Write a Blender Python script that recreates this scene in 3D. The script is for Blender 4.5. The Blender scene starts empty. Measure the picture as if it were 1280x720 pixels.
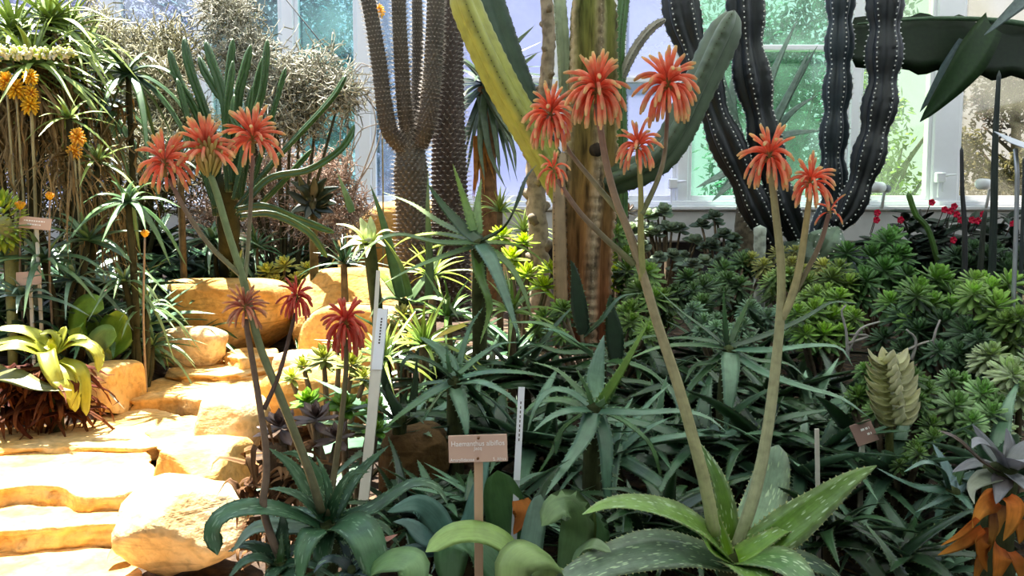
import bpy, math, random
import numpy as np
from mathutils import Vector, noise

SC = bpy.context.scene
COL = SC.collection
F, CZ, PITCH = 1000.0, 1.0, math.radians(4.6)
SP, CP = math.sin(PITCH), math.cos(PITCH)
V3 = lambda *a: np.array(a, float)

def at(px, py, d):
    """world point seen at a photograph pixel, d metres into the greenhouse"""
    u = (px - 640) / F; v = (360 - py) / F
    k = d / (CP + v * SP)
    return V3(u * k, d, CZ + (-SP + v * CP) * k)

def on_z(px, py, z):
    u = (px - 640) / F; v = (360 - py) / F
    k = (z - CZ) / (-SP + v * CP)
    return V3(u * k, (CP + v * SP) * k, z)

def soil(x, y):
    """height of the planting soil"""
    z = .15 + .075 * (y - 1.2)
    bx = -.42 + .02 * (y - 1.5)
    bed = 1 / (1 + math.exp(-(x - bx) / .06))
    lb = 1 / (1 + math.exp((x + .31 * y + .60) / .06)) if y > 2.2 else 0
    ss = min(max((y - 2.5) / .5, 0), 1); z += max(.05 * bed, (.05 + .13 * ss * ss * (3 - 2 * ss)) * lb) - .02
    z += .02 * noise.noise(Vector((x * 2.1, y * 2.1, 0))) + .008 * noise.noise(Vector((x * 9, y * 9, 3)))
    return z

def srgb(r, g, b):
    f = lambda c: c / 12.92 if c <= .04045 else ((c + .055) / 1.055) ** 2.4
    return np.array([f(r / 255), f(g / 255), f(b / 255)])

def nrm(v):
    return v / (np.linalg.norm(v, axis=-1, keepdims=True) + 1e-12)

def catmull(pts, n):
    P = np.asarray(pts, float)
    if len(P) == 2:
        t = np.linspace(0, 1, n)[:, None]
        return P[0] * (1 - t) + P[1] * t
    Q = np.vstack([2 * P[0] - P[1], P, 2 * P[-1] - P[-2]])
    m = len(P) - 1
    L = np.concatenate([[0], np.cumsum(np.linalg.norm(np.diff(P, axis=0), axis=1))])
    s = np.linspace(0, L[-1], n)
    out = np.empty((n, 3))
    for k, x in enumerate(s):
        i = min(max(int(np.searchsorted(L, x, 'right')) - 1, 0), m - 1)
        t = (x - L[i]) / (L[i + 1] - L[i] + 1e-12)
        a, b, c, d = Q[i], Q[i + 1], Q[i + 2], Q[i + 3]
        out[k] = .5 * (2 * b + (c - a) * t + (2 * a - 5 * b + 4 * c - d) * t * t + (3 * b - a - 3 * c + d) * t ** 3)
    return out

class MB:
    """collects pieces of ONE mesh"""
    def __init__(s):
        s.v = []; s.q = []; s.t = []; s.c = []; s.u = []; s.n = 0
    def add(s, verts, quads=None, tris=None, col=(1, 1, 1), uv=None):
        verts = np.asarray(verts, float).reshape(-1, 3); k = len(verts)
        c = np.asarray(col, float)
        if c.ndim == 1: c = np.tile(c, (k, 1))
        s.v.append(verts); s.c.append(c)
        s.u.append(np.zeros((k, 3)) if uv is None else np.asarray(uv, float))
        if quads is not None and len(quads): s.q.append(np.asarray(quads, int).reshape(-1, 4) + s.n)
        if tris is not None and len(tris): s.t.append(np.asarray(tris, int).reshape(-1, 3) + s.n)
        s.n += k
    def build(s, name, mat, parent=None, loc=None, smooth=True):
        v = np.concatenate(s.v); c = np.concatenate(s.c); u = np.concatenate(s.u)
        if parent is not None:
            r = parent
            while r.parent is not None: r = r.parent
            off = np.array(r.location)
        else:
            off = np.array(loc if loc is not None else (0, 0, 0), float)
        v = v - off
        me = bpy.data.meshes.new(name)
        q = np.concatenate(s.q) if s.q else np.zeros((0, 4), int)
        t = np.concatenate(s.t) if s.t else np.zeros((0, 3), int)
        me.vertices.add(len(v)); me.vertices.foreach_set('co', v.ravel())
        me.loops.add(q.size + t.size)
        me.loops.foreach_set('vertex_index', np.concatenate([q.ravel(), t.ravel()]).astype(np.int32))
        nq, nt = len(q), len(t)
        me.polygons.add(nq + nt)
        st = np.concatenate([np.arange(nq) * 4, nq * 4 + np.arange(nt) * 3]).astype(np.int32)
        me.polygons.foreach_set('loop_start', st)
        me.polygons.foreach_set('use_smooth', np.full(nq + nt, smooth, bool))
        me.update(calc_edges=True)
        a = me.attributes.new('Col', 'FLOAT_COLOR', 'POINT')
        a.data.foreach_set('color', np.hstack([np.clip(c, 0, 1), np.ones((len(c), 1))]).ravel())
        a = me.attributes.new('luv', 'FLOAT_VECTOR', 'POINT')
        a.data.foreach_set('vector', u.ravel())
        me.validate()
        me.materials.append(mat)
        o = bpy.data.objects.new(name, me); COL.objects.link(o)
        if parent is not None: o.parent = parent
        else: o.location = off
        return o

LABELS = {}
def tag(o, label, cat, group=None, kind=None):
    w = label.split()
    if not 4 <= len(w) <= 16: print('BAD LABEL', len(w), label)
    if LABELS.get(label, group or '?') != (group or '!') : print('DUP LABEL', label)
    LABELS[label] = group or '!'
    o['label'] = label; o['category'] = cat
    if group: o['group'] = group
    if kind: o['kind'] = kind
    return o

def thing(name, label, cat, loc, group=None):
    o = bpy.data.objects.new(name, None); COL.objects.link(o)
    o.empty_display_size = .05
    o.location = Vector([float(a) for a in loc])
    return tag(o, label, cat, group)

def struct(o):
    o['kind'] = 'structure'; return o

def copy_thing(o, label=None):
    c = o.copy(); COL.objects.link(c)
    if label: c['label'] = label
    for ch in list(o.children):
        d = ch.copy(); COL.objects.link(d); d.parent = c
        for g in list(ch.children):
            e = g.copy(); COL.objects.link(e); e.parent = d
    return c

# ------------------------------------------------------------------ materials
def new_mat(name):
    m = bpy.data.materials.new(name); m.use_nodes = True
    nt = m.node_tree; nt.nodes.clear()
    out = nt.nodes.new('ShaderNodeOutputMaterial')
    return m, nt, out

def N(nt, typ, **kw):
    n = nt.nodes.new(typ)
    for k, v in kw.items():
        if k in n.inputs.keys(): n.inputs[k].default_value = v
        else: setattr(n, k, v)
    return n

def mix_rgb(nt, blend, fac, a, b):
    n = nt.nodes.new('ShaderNodeMix'); n.data_type = 'RGBA'; n.blend_type = blend
    for sock, val in ((n.inputs[0], fac), (n.inputs[6], a), (n.inputs[7], b)):
        if hasattr(val, 'is_output') or isinstance(val, bpy.types.NodeSocket): nt.links.new(val, sock)
        elif isinstance(val, (int, float)): sock.default_value = val
        else: sock.default_value = (*val, 1) if len(val) == 3 else val
    return n.outputs[2]

def ramp(nt, fac, stops):
    r = nt.nodes.new('ShaderNodeValToRGB')
    e = r.color_ramp.elements
    while len(e) < len(stops): e.new(.5)
    for k, (p, c) in enumerate(stops):
        e[k].position = p; e[k].color = (c, c, c, 1) if isinstance(c, (int, float)) else (*c, 1)
    nt.links.new(fac, r.inputs[0])
    return r.outputs[0]

def plant_mat(name, rough=.4, trans=.2, spec=.4, var=.35, nscale=40, bump=.15, spots=None, glow=1.0, stretch=None):
    m, nt, out = new_mat(name)
    L = nt.links.new
    at_ = N(nt, 'ShaderNodeAttribute', attribute_name='Col')
    uv = N(nt, 'ShaderNodeAttribute', attribute_name='luv')
    tc = N(nt, 'ShaderNodeTexCoord')
    no = N(nt, 'ShaderNodeTexNoise', Scale=nscale, Detail=3.0)
    if stretch:
        ms = N(nt, 'ShaderNodeMapping'); ms.inputs['Scale'].default_value = stretch; L(tc.outputs['Object'], ms.inputs['Vector']); L(ms.outputs[0], no.inputs['Vector'])
    else:
        L(tc.outputs['Object'], no.inputs['Vector'])
    v = ramp(nt, no.outputs['Fac'], [(.3, 1 - var), (.6, 1 + 0.0)])
    col = mix_rgb(nt, 'MULTIPLY', 1.0, at_.outputs['Color'], v)
    mp = N(nt, 'ShaderNodeMapping'); mp.inputs['Scale'].default_value = (260, 22, 1)
    L(uv.outputs['Vector'], mp.inputs['Vector'])
    st = N(nt, 'ShaderNodeTexNoise', Scale=1.0, Detail=2.0)
    L(mp.outputs[0], st.inputs['Vector'])
    col = mix_rgb(nt, 'MULTIPLY', .6, col, ramp(nt, st.outputs['Fac'], [(.3, .78), (.6, 1.0)]))
    if spots:
        m2 = N(nt, 'ShaderNodeMapping'); m2.inputs['Scale'].default_value = (210, 42, 1)
        L(uv.outputs['Vector'], m2.inputs['Vector'])
        vo = N(nt, 'ShaderNodeTexVoronoi', Scale=1.0)
        L(m2.outputs[0], vo.inputs['Vector'])
        n2 = N(nt, 'ShaderNodeTexNoise', Scale=.5, Detail=1.0)
        L(m2.outputs[0], n2.inputs['Vector'])
        add = N(nt, 'ShaderNodeMath', operation='ADD')
        L(vo.outputs['Distance'], add.inputs[0])
        mm = N(nt, 'ShaderNodeMath', operation='MULTIPLY'); mm.inputs[1].default_value = .9
        L(n2.outputs['Fac'], mm.inputs[0]); L(mm.outputs[0], add.inputs[1])
        f = ramp(nt, add.outputs[0], [(.60, 1.0), (.74, 0.0)])
        col = mix_rgb(nt, 'MIX', f, col, spots)
    b = N(nt, 'ShaderNodeBsdfPrincipled', Roughness=rough)
    b.inputs['Specular IOR Level'].default_value = spec
    L(col, b.inputs['Base Color'])
    if bump:
        bp = N(nt, 'ShaderNodeBump', Strength=bump, Distance=.004)
        L(st.outputs['Fac'], bp.inputs['Height']); L(bp.outputs[0], b.inputs['Normal'])
    if trans:
        tr = N(nt, 'ShaderNodeBsdfTranslucent')
        tcol = mix_rgb(nt, 'MULTIPLY', 1.0, col, (1.25 * glow, 1.25 * glow, .55 * glow))
        L(tcol, tr.inputs['Color'])
        mx = N(nt, 'ShaderNodeMixShader'); mx.inputs[0].default_value = trans
        L(b.outputs[0], mx.inputs[1]); L(tr.outputs[0], mx.inputs[2]); L(mx.outputs[0], out.inputs[0])
    else:
        L(b.outputs[0], out.inputs[0])
    return m

def plain_mat(name, c, rough=.5, metal=0.0, var=.15, nscale=30, bump=.1, alpha_glass=False, spec=.4):
    m, nt, out = new_mat(name); L = nt.links.new
    tc = N(nt, 'ShaderNodeTexCoord')
    no = N(nt, 'ShaderNodeTexNoise', Scale=nscale, Detail=5.0)
    L(tc.outputs['Object'], no.inputs['Vector'])
    c = np.array(c)
    col = mix_rgb(nt, 'MIX', no.outputs['Fac'], tuple(np.clip(c * (1 - var), 0, 1)), tuple(np.clip(c * (1 + var), 0, 1)))
    b = N(nt, 'ShaderNodeBsdfPrincipled', Roughness=rough, Metallic=metal)
    b.inputs['Specular IOR Level'].default_value = spec
    L(col, b.inputs['Base Color'])
    if bump:
        bp = N(nt, 'ShaderNodeBump', Strength=bump, Distance=.005)
        L(no.outputs['Fac'], bp.inputs['Height']); L(bp.outputs[0], b.inputs['Normal'])
    L(b.outputs[0], out.inputs[0])
    return m

def stone_mat(name, c1, c2, c3, dirt=.35, rough=.85):
    m, nt, out = new_mat(name); L = nt.links.new
    tc = N(nt, 'ShaderNodeTexCoord')
    n1 = N(nt, 'ShaderNodeTexNoise', Scale=3.5, Detail=6.0, Roughness=.6)
    L(tc.outputs['Object'], n1.inputs['Vector'])
    r = N(nt, 'ShaderNodeValToRGB')
    e = r.color_ramp.elements; e.new(.5)
    for k, (p, c) in enumerate(((.3, c1), (.5, c2), (.72, c3))):
        e[k].position = p; e[k].color = (*c, 1)
    L(n1.outputs['Fac'], r.inputs[0])
    n2 = N(nt, 'ShaderNodeTexNoise', Scale=45.0, Detail=4.0)
    L(tc.outputs['Object'], n2.inputs['Vector'])
    col = mix_rgb(nt, 'MULTIPLY', .7, r.outputs[0], ramp(nt, n2.outputs['Fac'], [(.32, .6), (.55, 1.0)]))
    # strata cracks
    mp = N(nt, 'ShaderNodeMapping'); mp.inputs['Scale'].default_value = (3, 3, 26)
    L(tc.outputs['Object'], mp.inputs['Vector'])
    n3 = N(nt, 'ShaderNodeTexNoise', Scale=1.0, Detail=4.0, Distortion=1.2)
    L(mp.outputs[0], n3.inputs['Vector'])
    cr = ramp(nt, n3.outputs['Fac'], [(.36, 1 - dirt), (.42, 1.0)])
    col = mix_rgb(nt, 'MULTIPLY', .8, col, cr)
    b = N(nt, 'ShaderNodeBsdfPrincipled', Roughness=rough)
    b.inputs['Specular IOR Level'].default_value = .15
    L(col, b.inputs['Base Color'])
    bp = N(nt, 'ShaderNodeBump', Strength=.55, Distance=.012)
    sm = N(nt, 'ShaderNodeMath', operation='ADD')
    L(n2.outputs['Fac'], sm.inputs[0]); L(n3.outputs['Fac'], sm.inputs[1])
    L(sm.outputs[0], bp.inputs['Height']); L(bp.outputs[0], b.inputs['Normal'])
    L(b.outputs[0], out.inputs[0])
    return m

M = {}
M['aloe'] = plant_mat('aloe_leaf', rough=.3, trans=.1, spec=.6, var=.3)
M['spotted'] = plant_mat('spotted_aloe_leaf', rough=.28, trans=.15, spec=.5, spots=tuple(srgb(190, 215, 170)))
M['spotdark'] = plant_mat('dark_spotted_leaf', rough=.35, trans=.08, spec=.45, spots=tuple(srgb(120, 150, 120)))
M['strap'] = plant_mat('strap_leaf', rough=.38, trans=.2, spec=.45, var=.2)
M['soft'] = plant_mat('soft_leaf', rough=.45, trans=.35, spec=.35, var=.25)
M['far_leaf'] = plant_mat('outdoor_leaf', rough=.6, trans=.2, spec=.2, var=.2, bump=0)
M['petal'] = plant_mat('petal', rough=.45, trans=.3, spec=.3, var=.12, bump=0)
M['stalk'] = plant_mat('flower_stalk', rough=.5, trans=0, spec=.3, var=.25, nscale=60)
M['cactus'] = plant_mat('cactus_skin', rough=.42, trans=0, spec=.45, var=.3, nscale=18, bump=.1)
M['spine'] = plant_mat('spines', rough=.6, trans=0, spec=.2, var=.1, bump=0)
M['dry'] = plant_mat('dry_leaf', rough=.7, trans=.3, spec=.15, var=.45, nscale=25)
M['bark'] = plant_mat('bark', rough=.85, trans=0, spec=.15, var=.55, nscale=28, bump=.5)
M['trunkbark'] = plant_mat('fissured_bark', rough=.85, trans=0, spec=.12, var=.82, nscale=34, bump=.6, stretch=(1, 1, .16))
M['twig'] = plant_mat('twig', rough=.7, trans=0, spec=.2, var=.3, nscale=20, bump=0)
OCH = stone_mat('ochre_stone', srgb(204, 146, 70), srgb(222, 176, 106), srgb(236, 206, 154))
M['stone'] = OCH
M['boulder'] = stone_mat('pale_boulder_stone', srgb(206, 160, 100), srgb(224, 190, 140), srgb(238, 218, 184), dirt=.3)
M['brownrock'] = stone_mat('brown_rock', srgb(84, 62, 38), srgb(108, 82, 50), srgb(132, 104, 68), dirt=.5)
M['white'] = plain_mat('white_painted_frame', srgb(232, 234, 240), .45, var=.03)
M['concrete'] = plain_mat('pale_concrete', srgb(196, 196, 196), .85, var=.12, nscale=14, bump=.3)
M['plate'] = plain_mat('label_plate', srgb(205, 170, 150), .5, var=.05, bump=0)
M['browncard'] = plain_mat('brown_label_plate', srgb(150, 118, 108), .5, var=.05, bump=0)
M['ink'] = plain_mat('white_lettering', srgb(250, 245, 240), .5, var=.0, bump=0)
M['darkink'] = plain_mat('dark_lettering', srgb(70, 60, 55), .5, var=.0, bump=0)
M['post'] = plain_mat('wooden_post', srgb(196, 160, 128), .6, var=.12, nscale=18)
M['steel'] = plain_mat('grey_metal', srgb(170, 175, 182), .35, metal=.7, var=.08)
M['greymetal'] = plain_mat('grey_painted_metal', srgb(120, 126, 140), .5, var=.1)
M['palestake'] = plain_mat('pale_stake', srgb(214, 208, 194), .45, var=.1)
M['brass'] = plain_mat('screw_brass', srgb(120, 80, 50), .5, metal=.4)
M['wire'] = plain_mat('dark_wire', srgb(40, 42, 44), .6)

# ------------------------------------------------------------------ shapes
def profile(kind, s):
    if kind == 'aloe':
        return np.power(np.clip(1 - s, 0, 1), .72) * (.82 + .22 * np.minimum(s / .18, 1))
    if kind == 'spear':      # broad aloe, widest in the lower middle
        return np.sqrt(np.clip(1 - s, 0, 1)) * np.power(np.clip(1 - s, 0, 1), .22) * (.62 + .62 * np.minimum(s / .4, 1)) * 1.05
    if kind == 'strap':
        return np.power(np.clip(1 - s ** 5, 0, 1), .5) * (.6 + .4 * np.minimum(s / .35, 1))
    if kind == 'spoon':
        return np.sqrt(np.clip(1 - ((s - .66) / .36) ** 2, 0, 1)) * (s > .66) + (s <= .66) * (.28 + .72 * (s / .66) ** 1.4)
    if kind == 'blade':
        return np.sqrt(np.clip((1 - s) / .06, 0, 1)) * (.9 + .1 * np.sin(s * 40)) 
    if kind == 'oval':
        return np.sqrt(np.clip(1 - (2 * s - 1) ** 2, 0, 1)) * .98 + .03
    return np.clip(1 - s, 0, 1)

RU = np.array([-1, -.5, 0, .5, 1, .55, 0, -.55])
RT = np.array([0, 0, 0, 0, 0, 1, 1, 1])
def leaf(mb, pts, w, hint=(0, -.45, 1), prof='aloe', n=13, thick=.16, chan=.14, teeth=0.0, cb=(.1, .2, .1), ct=None,
         margin=.0, twist=0., rng=random, tcol=None, wave=0.):
    """one thick channelled leaf along pts (base to tip), w = full width in metres"""
    P = catmull(pts, n)
    s = np.linspace(0, 1, n)
    T = nrm(np.gradient(P, axis=0))
    h = np.array(hint, float)
    S = np.cross(T, h)
    bad = np.linalg.norm(S, axis=1) < .12
    if bad.any():
        S[bad] = S[bad] * .2 + np.cross(T[bad], np.array([.05, -1, .15])) * .5
    S = nrm(S)
    for k in range(1, n):
        if np.dot(S[k], S[k - 1]) < 0: S[k] = -S[k]
    Nn = np.cross(S, T)
    if twist:
        a = twist * s
        S, Nn = S * np.cos(a)[:, None] + Nn * np.sin(a)[:, None], Nn * np.cos(a)[:, None] - S * np.sin(a)[:, None]
    hw = np.maximum(profile(prof, s) * w * .5, w * .012)
    L = np.linalg.norm(P[-1] - P[0])
    hgt = chan * RU ** 2
    hgt = hgt[None, :] * np.ones((n, 1))
    hgt = hgt - RT[None, :] * thick * 2 * (1 - RU[None, :] ** 2) * (1.0 - .35 * s[:, None])
    if wave:
        hgt = hgt + wave * np.sin(s * 17 + rng.random() * 6)[:, None] * RU[None, :] ** 2
    V = P[:, None, :] + S[:, None, :] * (RU[None, :] * hw[:, None])[:, :, None] + Nn[:, None, :] * (hgt * hw[:, None])[:, :, None]
    cb = np.array(cb, float); ct = cb if ct is None else np.array(ct, float)
    br = .82 + .36 * rng.random()
    C = (cb[None, :] * (1 - s[:, None]) + ct[None, :] * s[:, None]) * br
    C = np.repeat(C[:, None, :], 8, axis=1)
    if margin: C[:, [0, 4], :] = C[:, [0, 4], :] * (1 - margin) + margin * np.array([.75, .8, .55])
    rid = rng.random() * 50
    arc = np.concatenate([[0], np.cumsum(np.linalg.norm(np.diff(P, axis=0), axis=1))])
    U = np.zeros((n, 8, 3))
    U[:, :, 0] = RU[None, :] * hw[:, None] + rid; U[:, :, 1] = arc[:, None] + rid
    base = np.arange(n - 1)[:, None] * 8
    j = np.arange(8)[None, :]; j2 = (j + 1) % 8
    Q = np.stack([base + j, base + j2, base + 8 + j2, base + 8 + j], axis=2).reshape(-1, 4)
    mb.add(V.reshape(-1, 3), Q, None, C.reshape(-1, 3), U.reshape(-1, 3))
    if teeth:
        step = teeth; k = max(2, int(arc[-1] * .93 / step))
        tv = []; 
        sp = (np.arange(k) + .6) / k * .95
        for e, sg in ((0, -1), (4, 1)):
            edge = V[:, e, :]
            x = sp * (n - 1); i = np.minimum(x.astype(int), n - 2); f = (x - i)[:, None]
            p = edge[i] * (1 - f) + edge[i + 1] * f
            t = T[i]; sd = S[i] * sg; nn = Nn[i]
            sz = (step * .36 * (.55 + .45 * (1 - sp)))[:, None]
            a = p - t * sz * .75 - sd * sz * .35; b = p + t * sz * .75 - sd * sz * .35
            c = p - nn * sz * .5 - sd * sz * .2; d = p + sd * sz * 1.05 + t * sz * .45
            tv.append(np.stack([a, b, c, d], axis=1).reshape(-1, 3))
        tv = np.concatenate(tv); m = len(tv) // 4
        b4 = np.arange(m)[:, None] * 4
        tr = np.concatenate([b4 + np.array([[0, 1, 3]]), b4 + np.array([[1, 2, 3]]), b4 + np.array([[2, 0, 3]])])
        tc_ = np.clip(.45 * (cb + ct) + np.array([.10, .12, .05]), 0, 1) if tcol is None else np.array(tcol)
        mb.add(tv, None, tr, tc_)

def small_leaf(mb, p, d, up, L, w, col, ct=None, prof='spoon', n=5, curl=.0, thick=.12):
    """thick little leaf: 4-point ring"""
    d = nrm(np.array(d, float)); up = np.array(up, float)
    S = np.cross(d, up); S = S / (np.linalg.norm(S) + 1e-9); Nn = np.cross(S, d)
    s = np.linspace(0, 1, n)
    hw = np.maximum(profile(prof, s) * w * .5, w * .03)
    P = np.array(p)[None, :] + d[None, :] * (s * L)[:, None] + Nn[None, :] * (curl * L * s ** 2)[:, None]
    V = np.stack([P - S * hw[:, None] + Nn * (hw * .18)[:, None], P + 0 * S, P + S * hw[:, None] + Nn * (hw * .18)[:, None], P - Nn * (hw * thick * 2.2)[:, None]], axis=1)
    b = np.arange(n - 1)[:, None] * 4; j = np.arange(4)[None, :]; j2 = (j + 1) % 4
    Q = np.stack([b + j, b + j2, b + 4 + j2, b + 4 + j], axis=2).reshape(-1, 4)
    c0 = np.array(col); c1 = c0 if ct is None else np.array(ct)
    C = np.repeat((c0[None] * (1 - s[:, None]) + c1[None] * s[:, None])[:, None, :], 4, axis=1).reshape(-1, 3)
    mb.add(V.reshape(-1, 3), Q, None, C)

def frames(P):
    T = nrm(np.gradient(P, axis=0))
    a = np.array([0, 0, 1.]) if abs(T[0][2]) < .9 else np.array([1., 0, 0])
    S = np.empty_like(P); x = np.cross(T[0], a); x /= np.linalg.norm(x)
    for k in range(len(P)):
        x = x - T[k] * np.dot(x, T[k]); x = x / (np.linalg.norm(x) + 1e-12); S[k] = x
    return T, S, np.cross(T, S)

def ring_quads(n, m):
    b = np.arange(n - 1)[:, None] * m; j = np.arange(m)[None, :]; j2 = (j + 1) % m
    return np.stack([b + j, b + j2, b + m + j2, b + m + j], axis=2).reshape(-1, 4)

def tube(mb, pts, r, sides=8, n=None, col=(.3, .3, .2), ct=None, cap=True, rough=0.):
    n = n or max(3, 4 * (len(pts) - 1) + 1)
    P = catmull(pts, n)
    T, S, B = frames(P)
    r = np.interp(np.linspace(0, 1, n), np.linspace(0, 1, len(r)), r) if hasattr(r, '__len__') else np.full(n, r)
    th = np.arange(sides) / sides * 2 * math.pi
    rr = r[:, None] * np.ones((1, sides))
    if rough:
        rs = np.random.RandomState(int(abs(P[0, 0]) * 1e4) % 9999); rr = rr * (1 + rough * (rs.rand(n, sides) - .5))
    V = P[:, None, :] + S[:, None, :] * (rr * np.cos(th))[:, :, None] + B[:, None, :] * (rr * np.sin(th))[:, :, None]
    c0 = np.array(col, float); c1 = c0 if ct is None else np.array(ct, float)
    s = np.linspace(0, 1, n)[:, None]
    C = np.repeat((c0 * (1 - s) + c1 * s)[:, None, :], sides, axis=1).reshape(-1, 3)
    arc = np.concatenate([[0], np.cumsum(np.linalg.norm(np.diff(P, axis=0), axis=1))])
    U = np.zeros((n, sides, 3)); U[:, :, 0] = (th * r.mean())[None, :]; U[:, :, 1] = arc[:, None]
    Q = ring_quads(n, sides)
    Vv = V.reshape(-1, 3); tr = []
    if cap:
        Vv = np.vstack([Vv, P[0], P[-1] + T[-1] * r[-1] * .5]); C = np.vstack([C, C[0], C[-1]]); U = np.vstack([U.reshape(-1, 3), U[0, 0], U[-1, 0]])
        k = n * sides
        for i in range(sides):
            i2 = (i + 1) % sides
            tr.append((k, i2, i)); tr.append((k + 1, (n - 1) * sides + i, (n - 1) * sides + i2))
    else: U = U.reshape(-1, 3)
    mb.add(Vv, Q, tr, C, U)

def box(mb, lo, hi, col=(1, 1, 1), bev=.0):
    lo = np.array(lo, float); hi = np.array(hi, float)
    b = min(bev, .45 * float((hi - lo).min()))
    if b <= 0:
        v = np.array([[(lo, hi)[i][0], (lo, hi)[j][1], (lo, hi)[k][2]] for k in (0, 1) for j in (0, 1) for i in (0, 1)])
        q = [(0, 2, 3, 1), (4, 5, 7, 6), (0, 1, 5, 4), (2, 6, 7, 3), (0, 4, 6, 2), (1, 3, 7, 5)]
        mb.add(v, q, None, col); return
    # chamfered box: 24 vertices
    V = []; idx = {}
    for ax in range(3):
        for sx in (0, 1):
            for sy in (0, 1):
                for sz in (0, 1):
                    sg = (sx, sy, sz)
                    p = [(lo[k] + (0 if k == ax else b)) if sg[k] == 0 else (hi[k] - (0 if k == ax else b)) for k in range(3)]
                    idx[(ax, sx, sy, sz)] = len(V); V.append(p)
    q = []; t = []
    for ax in range(3):
        o = [k for k in range(3) if k != ax]
        for sgn in (0, 1):
            f = []
            for a, c in ((0, 0), (1, 0), (1, 1), (0, 1)):
                g = [0, 0, 0]; g[ax] = sgn; g[o[0]] = a; g[o[1]] = c
                f.append(idx[(ax, *g)])
            q.append(f)
    for ax in range(3):
        o = [k for k in range(3) if k != ax]
        for a in (0, 1):
            for c in (0, 1):
                g0 = [0, 0, 0]; g0[o[0]] = a; g0[o[1]] = c; g1 = list(g0); g1[ax] = 1
                q.append([idx[(o[0], *g0)], idx[(o[0], *g1)], idx[(o[1], *g1)], idx[(o[1], *g0)]])
    for sx in (0, 1):
        for sy in (0, 1):
            for sz in (0, 1):
                t.append([idx[(k, sx, sy, sz)] for k in range(3)])
    mb.add(V, q, t, col)

def fix_normals(o):
    import bmesh
    bm = bmesh.new(); bm.from_mesh(o.data)
    bmesh.ops.recalc_face_normals(bm, faces=bm.faces); bm.to_mesh(o.data); bm.free()
    return o

def ribbed(mb, sp, pts, r, ribs=6, depth=.4, n=60, lobes=0, lobe=.1, col=(.02, .03, .03), ct=None, spine=.0, spstep=.02, taper=.06, crest=None, wave=0., rot=0., spcol=(.85, .85, .8), tipk=1.5):
    """ribbed succulent stem; areoles go to sp"""
    P = catmull(pts, n); T, S, B = frames(P)
    s = np.linspace(0, 1, n)
    r = np.interp(s, np.linspace(0, 1, len(r)), r) if hasattr(r, '__len__') else np.full(n, float(r))
    arc = np.concatenate([[0], np.cumsum(np.linalg.norm(np.diff(P, axis=0), axis=1))])
    if lobes:
        lo = np.interp(arc, np.linspace(0, arc[-1], n), s)
        ph = lo * lobes
        r = r * (1 - lobe * np.power(np.abs(np.cos(math.pi * ph)), 3))
    end = np.clip((arc[-1] - arc) / (r.mean() * tipk), 0, 1)
    r = r * np.sqrt(np.clip(1 - (1 - end) ** 2, .02, 1))
    sub = 8; m = ribs * sub
    th = np.arange(m) / m * 2 * math.pi
    k = np.abs(np.cos(ribs * th / 2)) if ribs > 4 else np.power(np.abs(np.cos(ribs * th / 2)), 1.6)
    prof = 1 - depth * (1 - k)
    rr = r[:, None] * prof[None, :]
    if wave:
        rr = rr * (1 + wave * np.sin(arc / spstep * math.pi)[:, None] * (k[None, :] ** 4))
    th = th + rot
    V = P[:, None, :] + S[:, None, :] * (rr * np.cos(th))[:, :, None] + B[:, None, :] * (rr * np.sin(th))[:, :, None]
    c0 = np.array(col, float); c1 = c0 if ct is None else np.array(ct, float)
    C = np.repeat((c0 * (1 - s[:, None]) + c1 * s[:, None])[:, None, :], m, axis=1)
    if crest is not None:
        kk = (k ** 10)[None, :, None] * .8
        C = C * (1 - kk) + np.array(crest)[None, None, :] * kk
    U = np.zeros((n, m, 3)); U[:, :, 0] = (th * r.mean())[None, :]; U[:, :, 1] = arc[:, None]
    Vv = np.vstack([V.reshape(-1, 3), P[0], P[-1]])
    tr = []
    for i in range(m):
        i2 = (i + 1) % m
        tr += [(n * m, i2, i), (n * m + 1, (n - 1) * m + i, (n - 1) * m + i2)]
    mb.add(Vv, ring_quads(n, m), tr, np.vstack([C.reshape(-1, 3), c0, c1]), np.vstack([U.reshape(-1, 3), U[0, 0], U[-1, 0]]))
    if sp is not None and spine:
        kx = int(arc[-1] / spstep)
        for q in range(ribs):
            tq = q / ribs * 2 * math.pi + rot
            for a in range(kx):
                x = (a + .5) / kx * (n - 1); i = min(int(x), n - 2); f = x - i
                p = P[i] * (1 - f) + P[i + 1] * f
                rad = r[i] * (1 - f) + r[i + 1] * f
                d = S[i] * math.cos(tq) + B[i] * math.sin(tq); e = np.cross(T[i], d)
                c = p + d * rad * 1.0
                z = spine
                sp.add([c - T[i] * z * .55, c + e * z * .5, c + T[i] * z * .55, c - e * z * .5, c + d * z * .9], None,
                       [(0, 1, 4), (1, 2, 4), (2, 3, 4), (3, 0, 4)], spcol)

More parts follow.
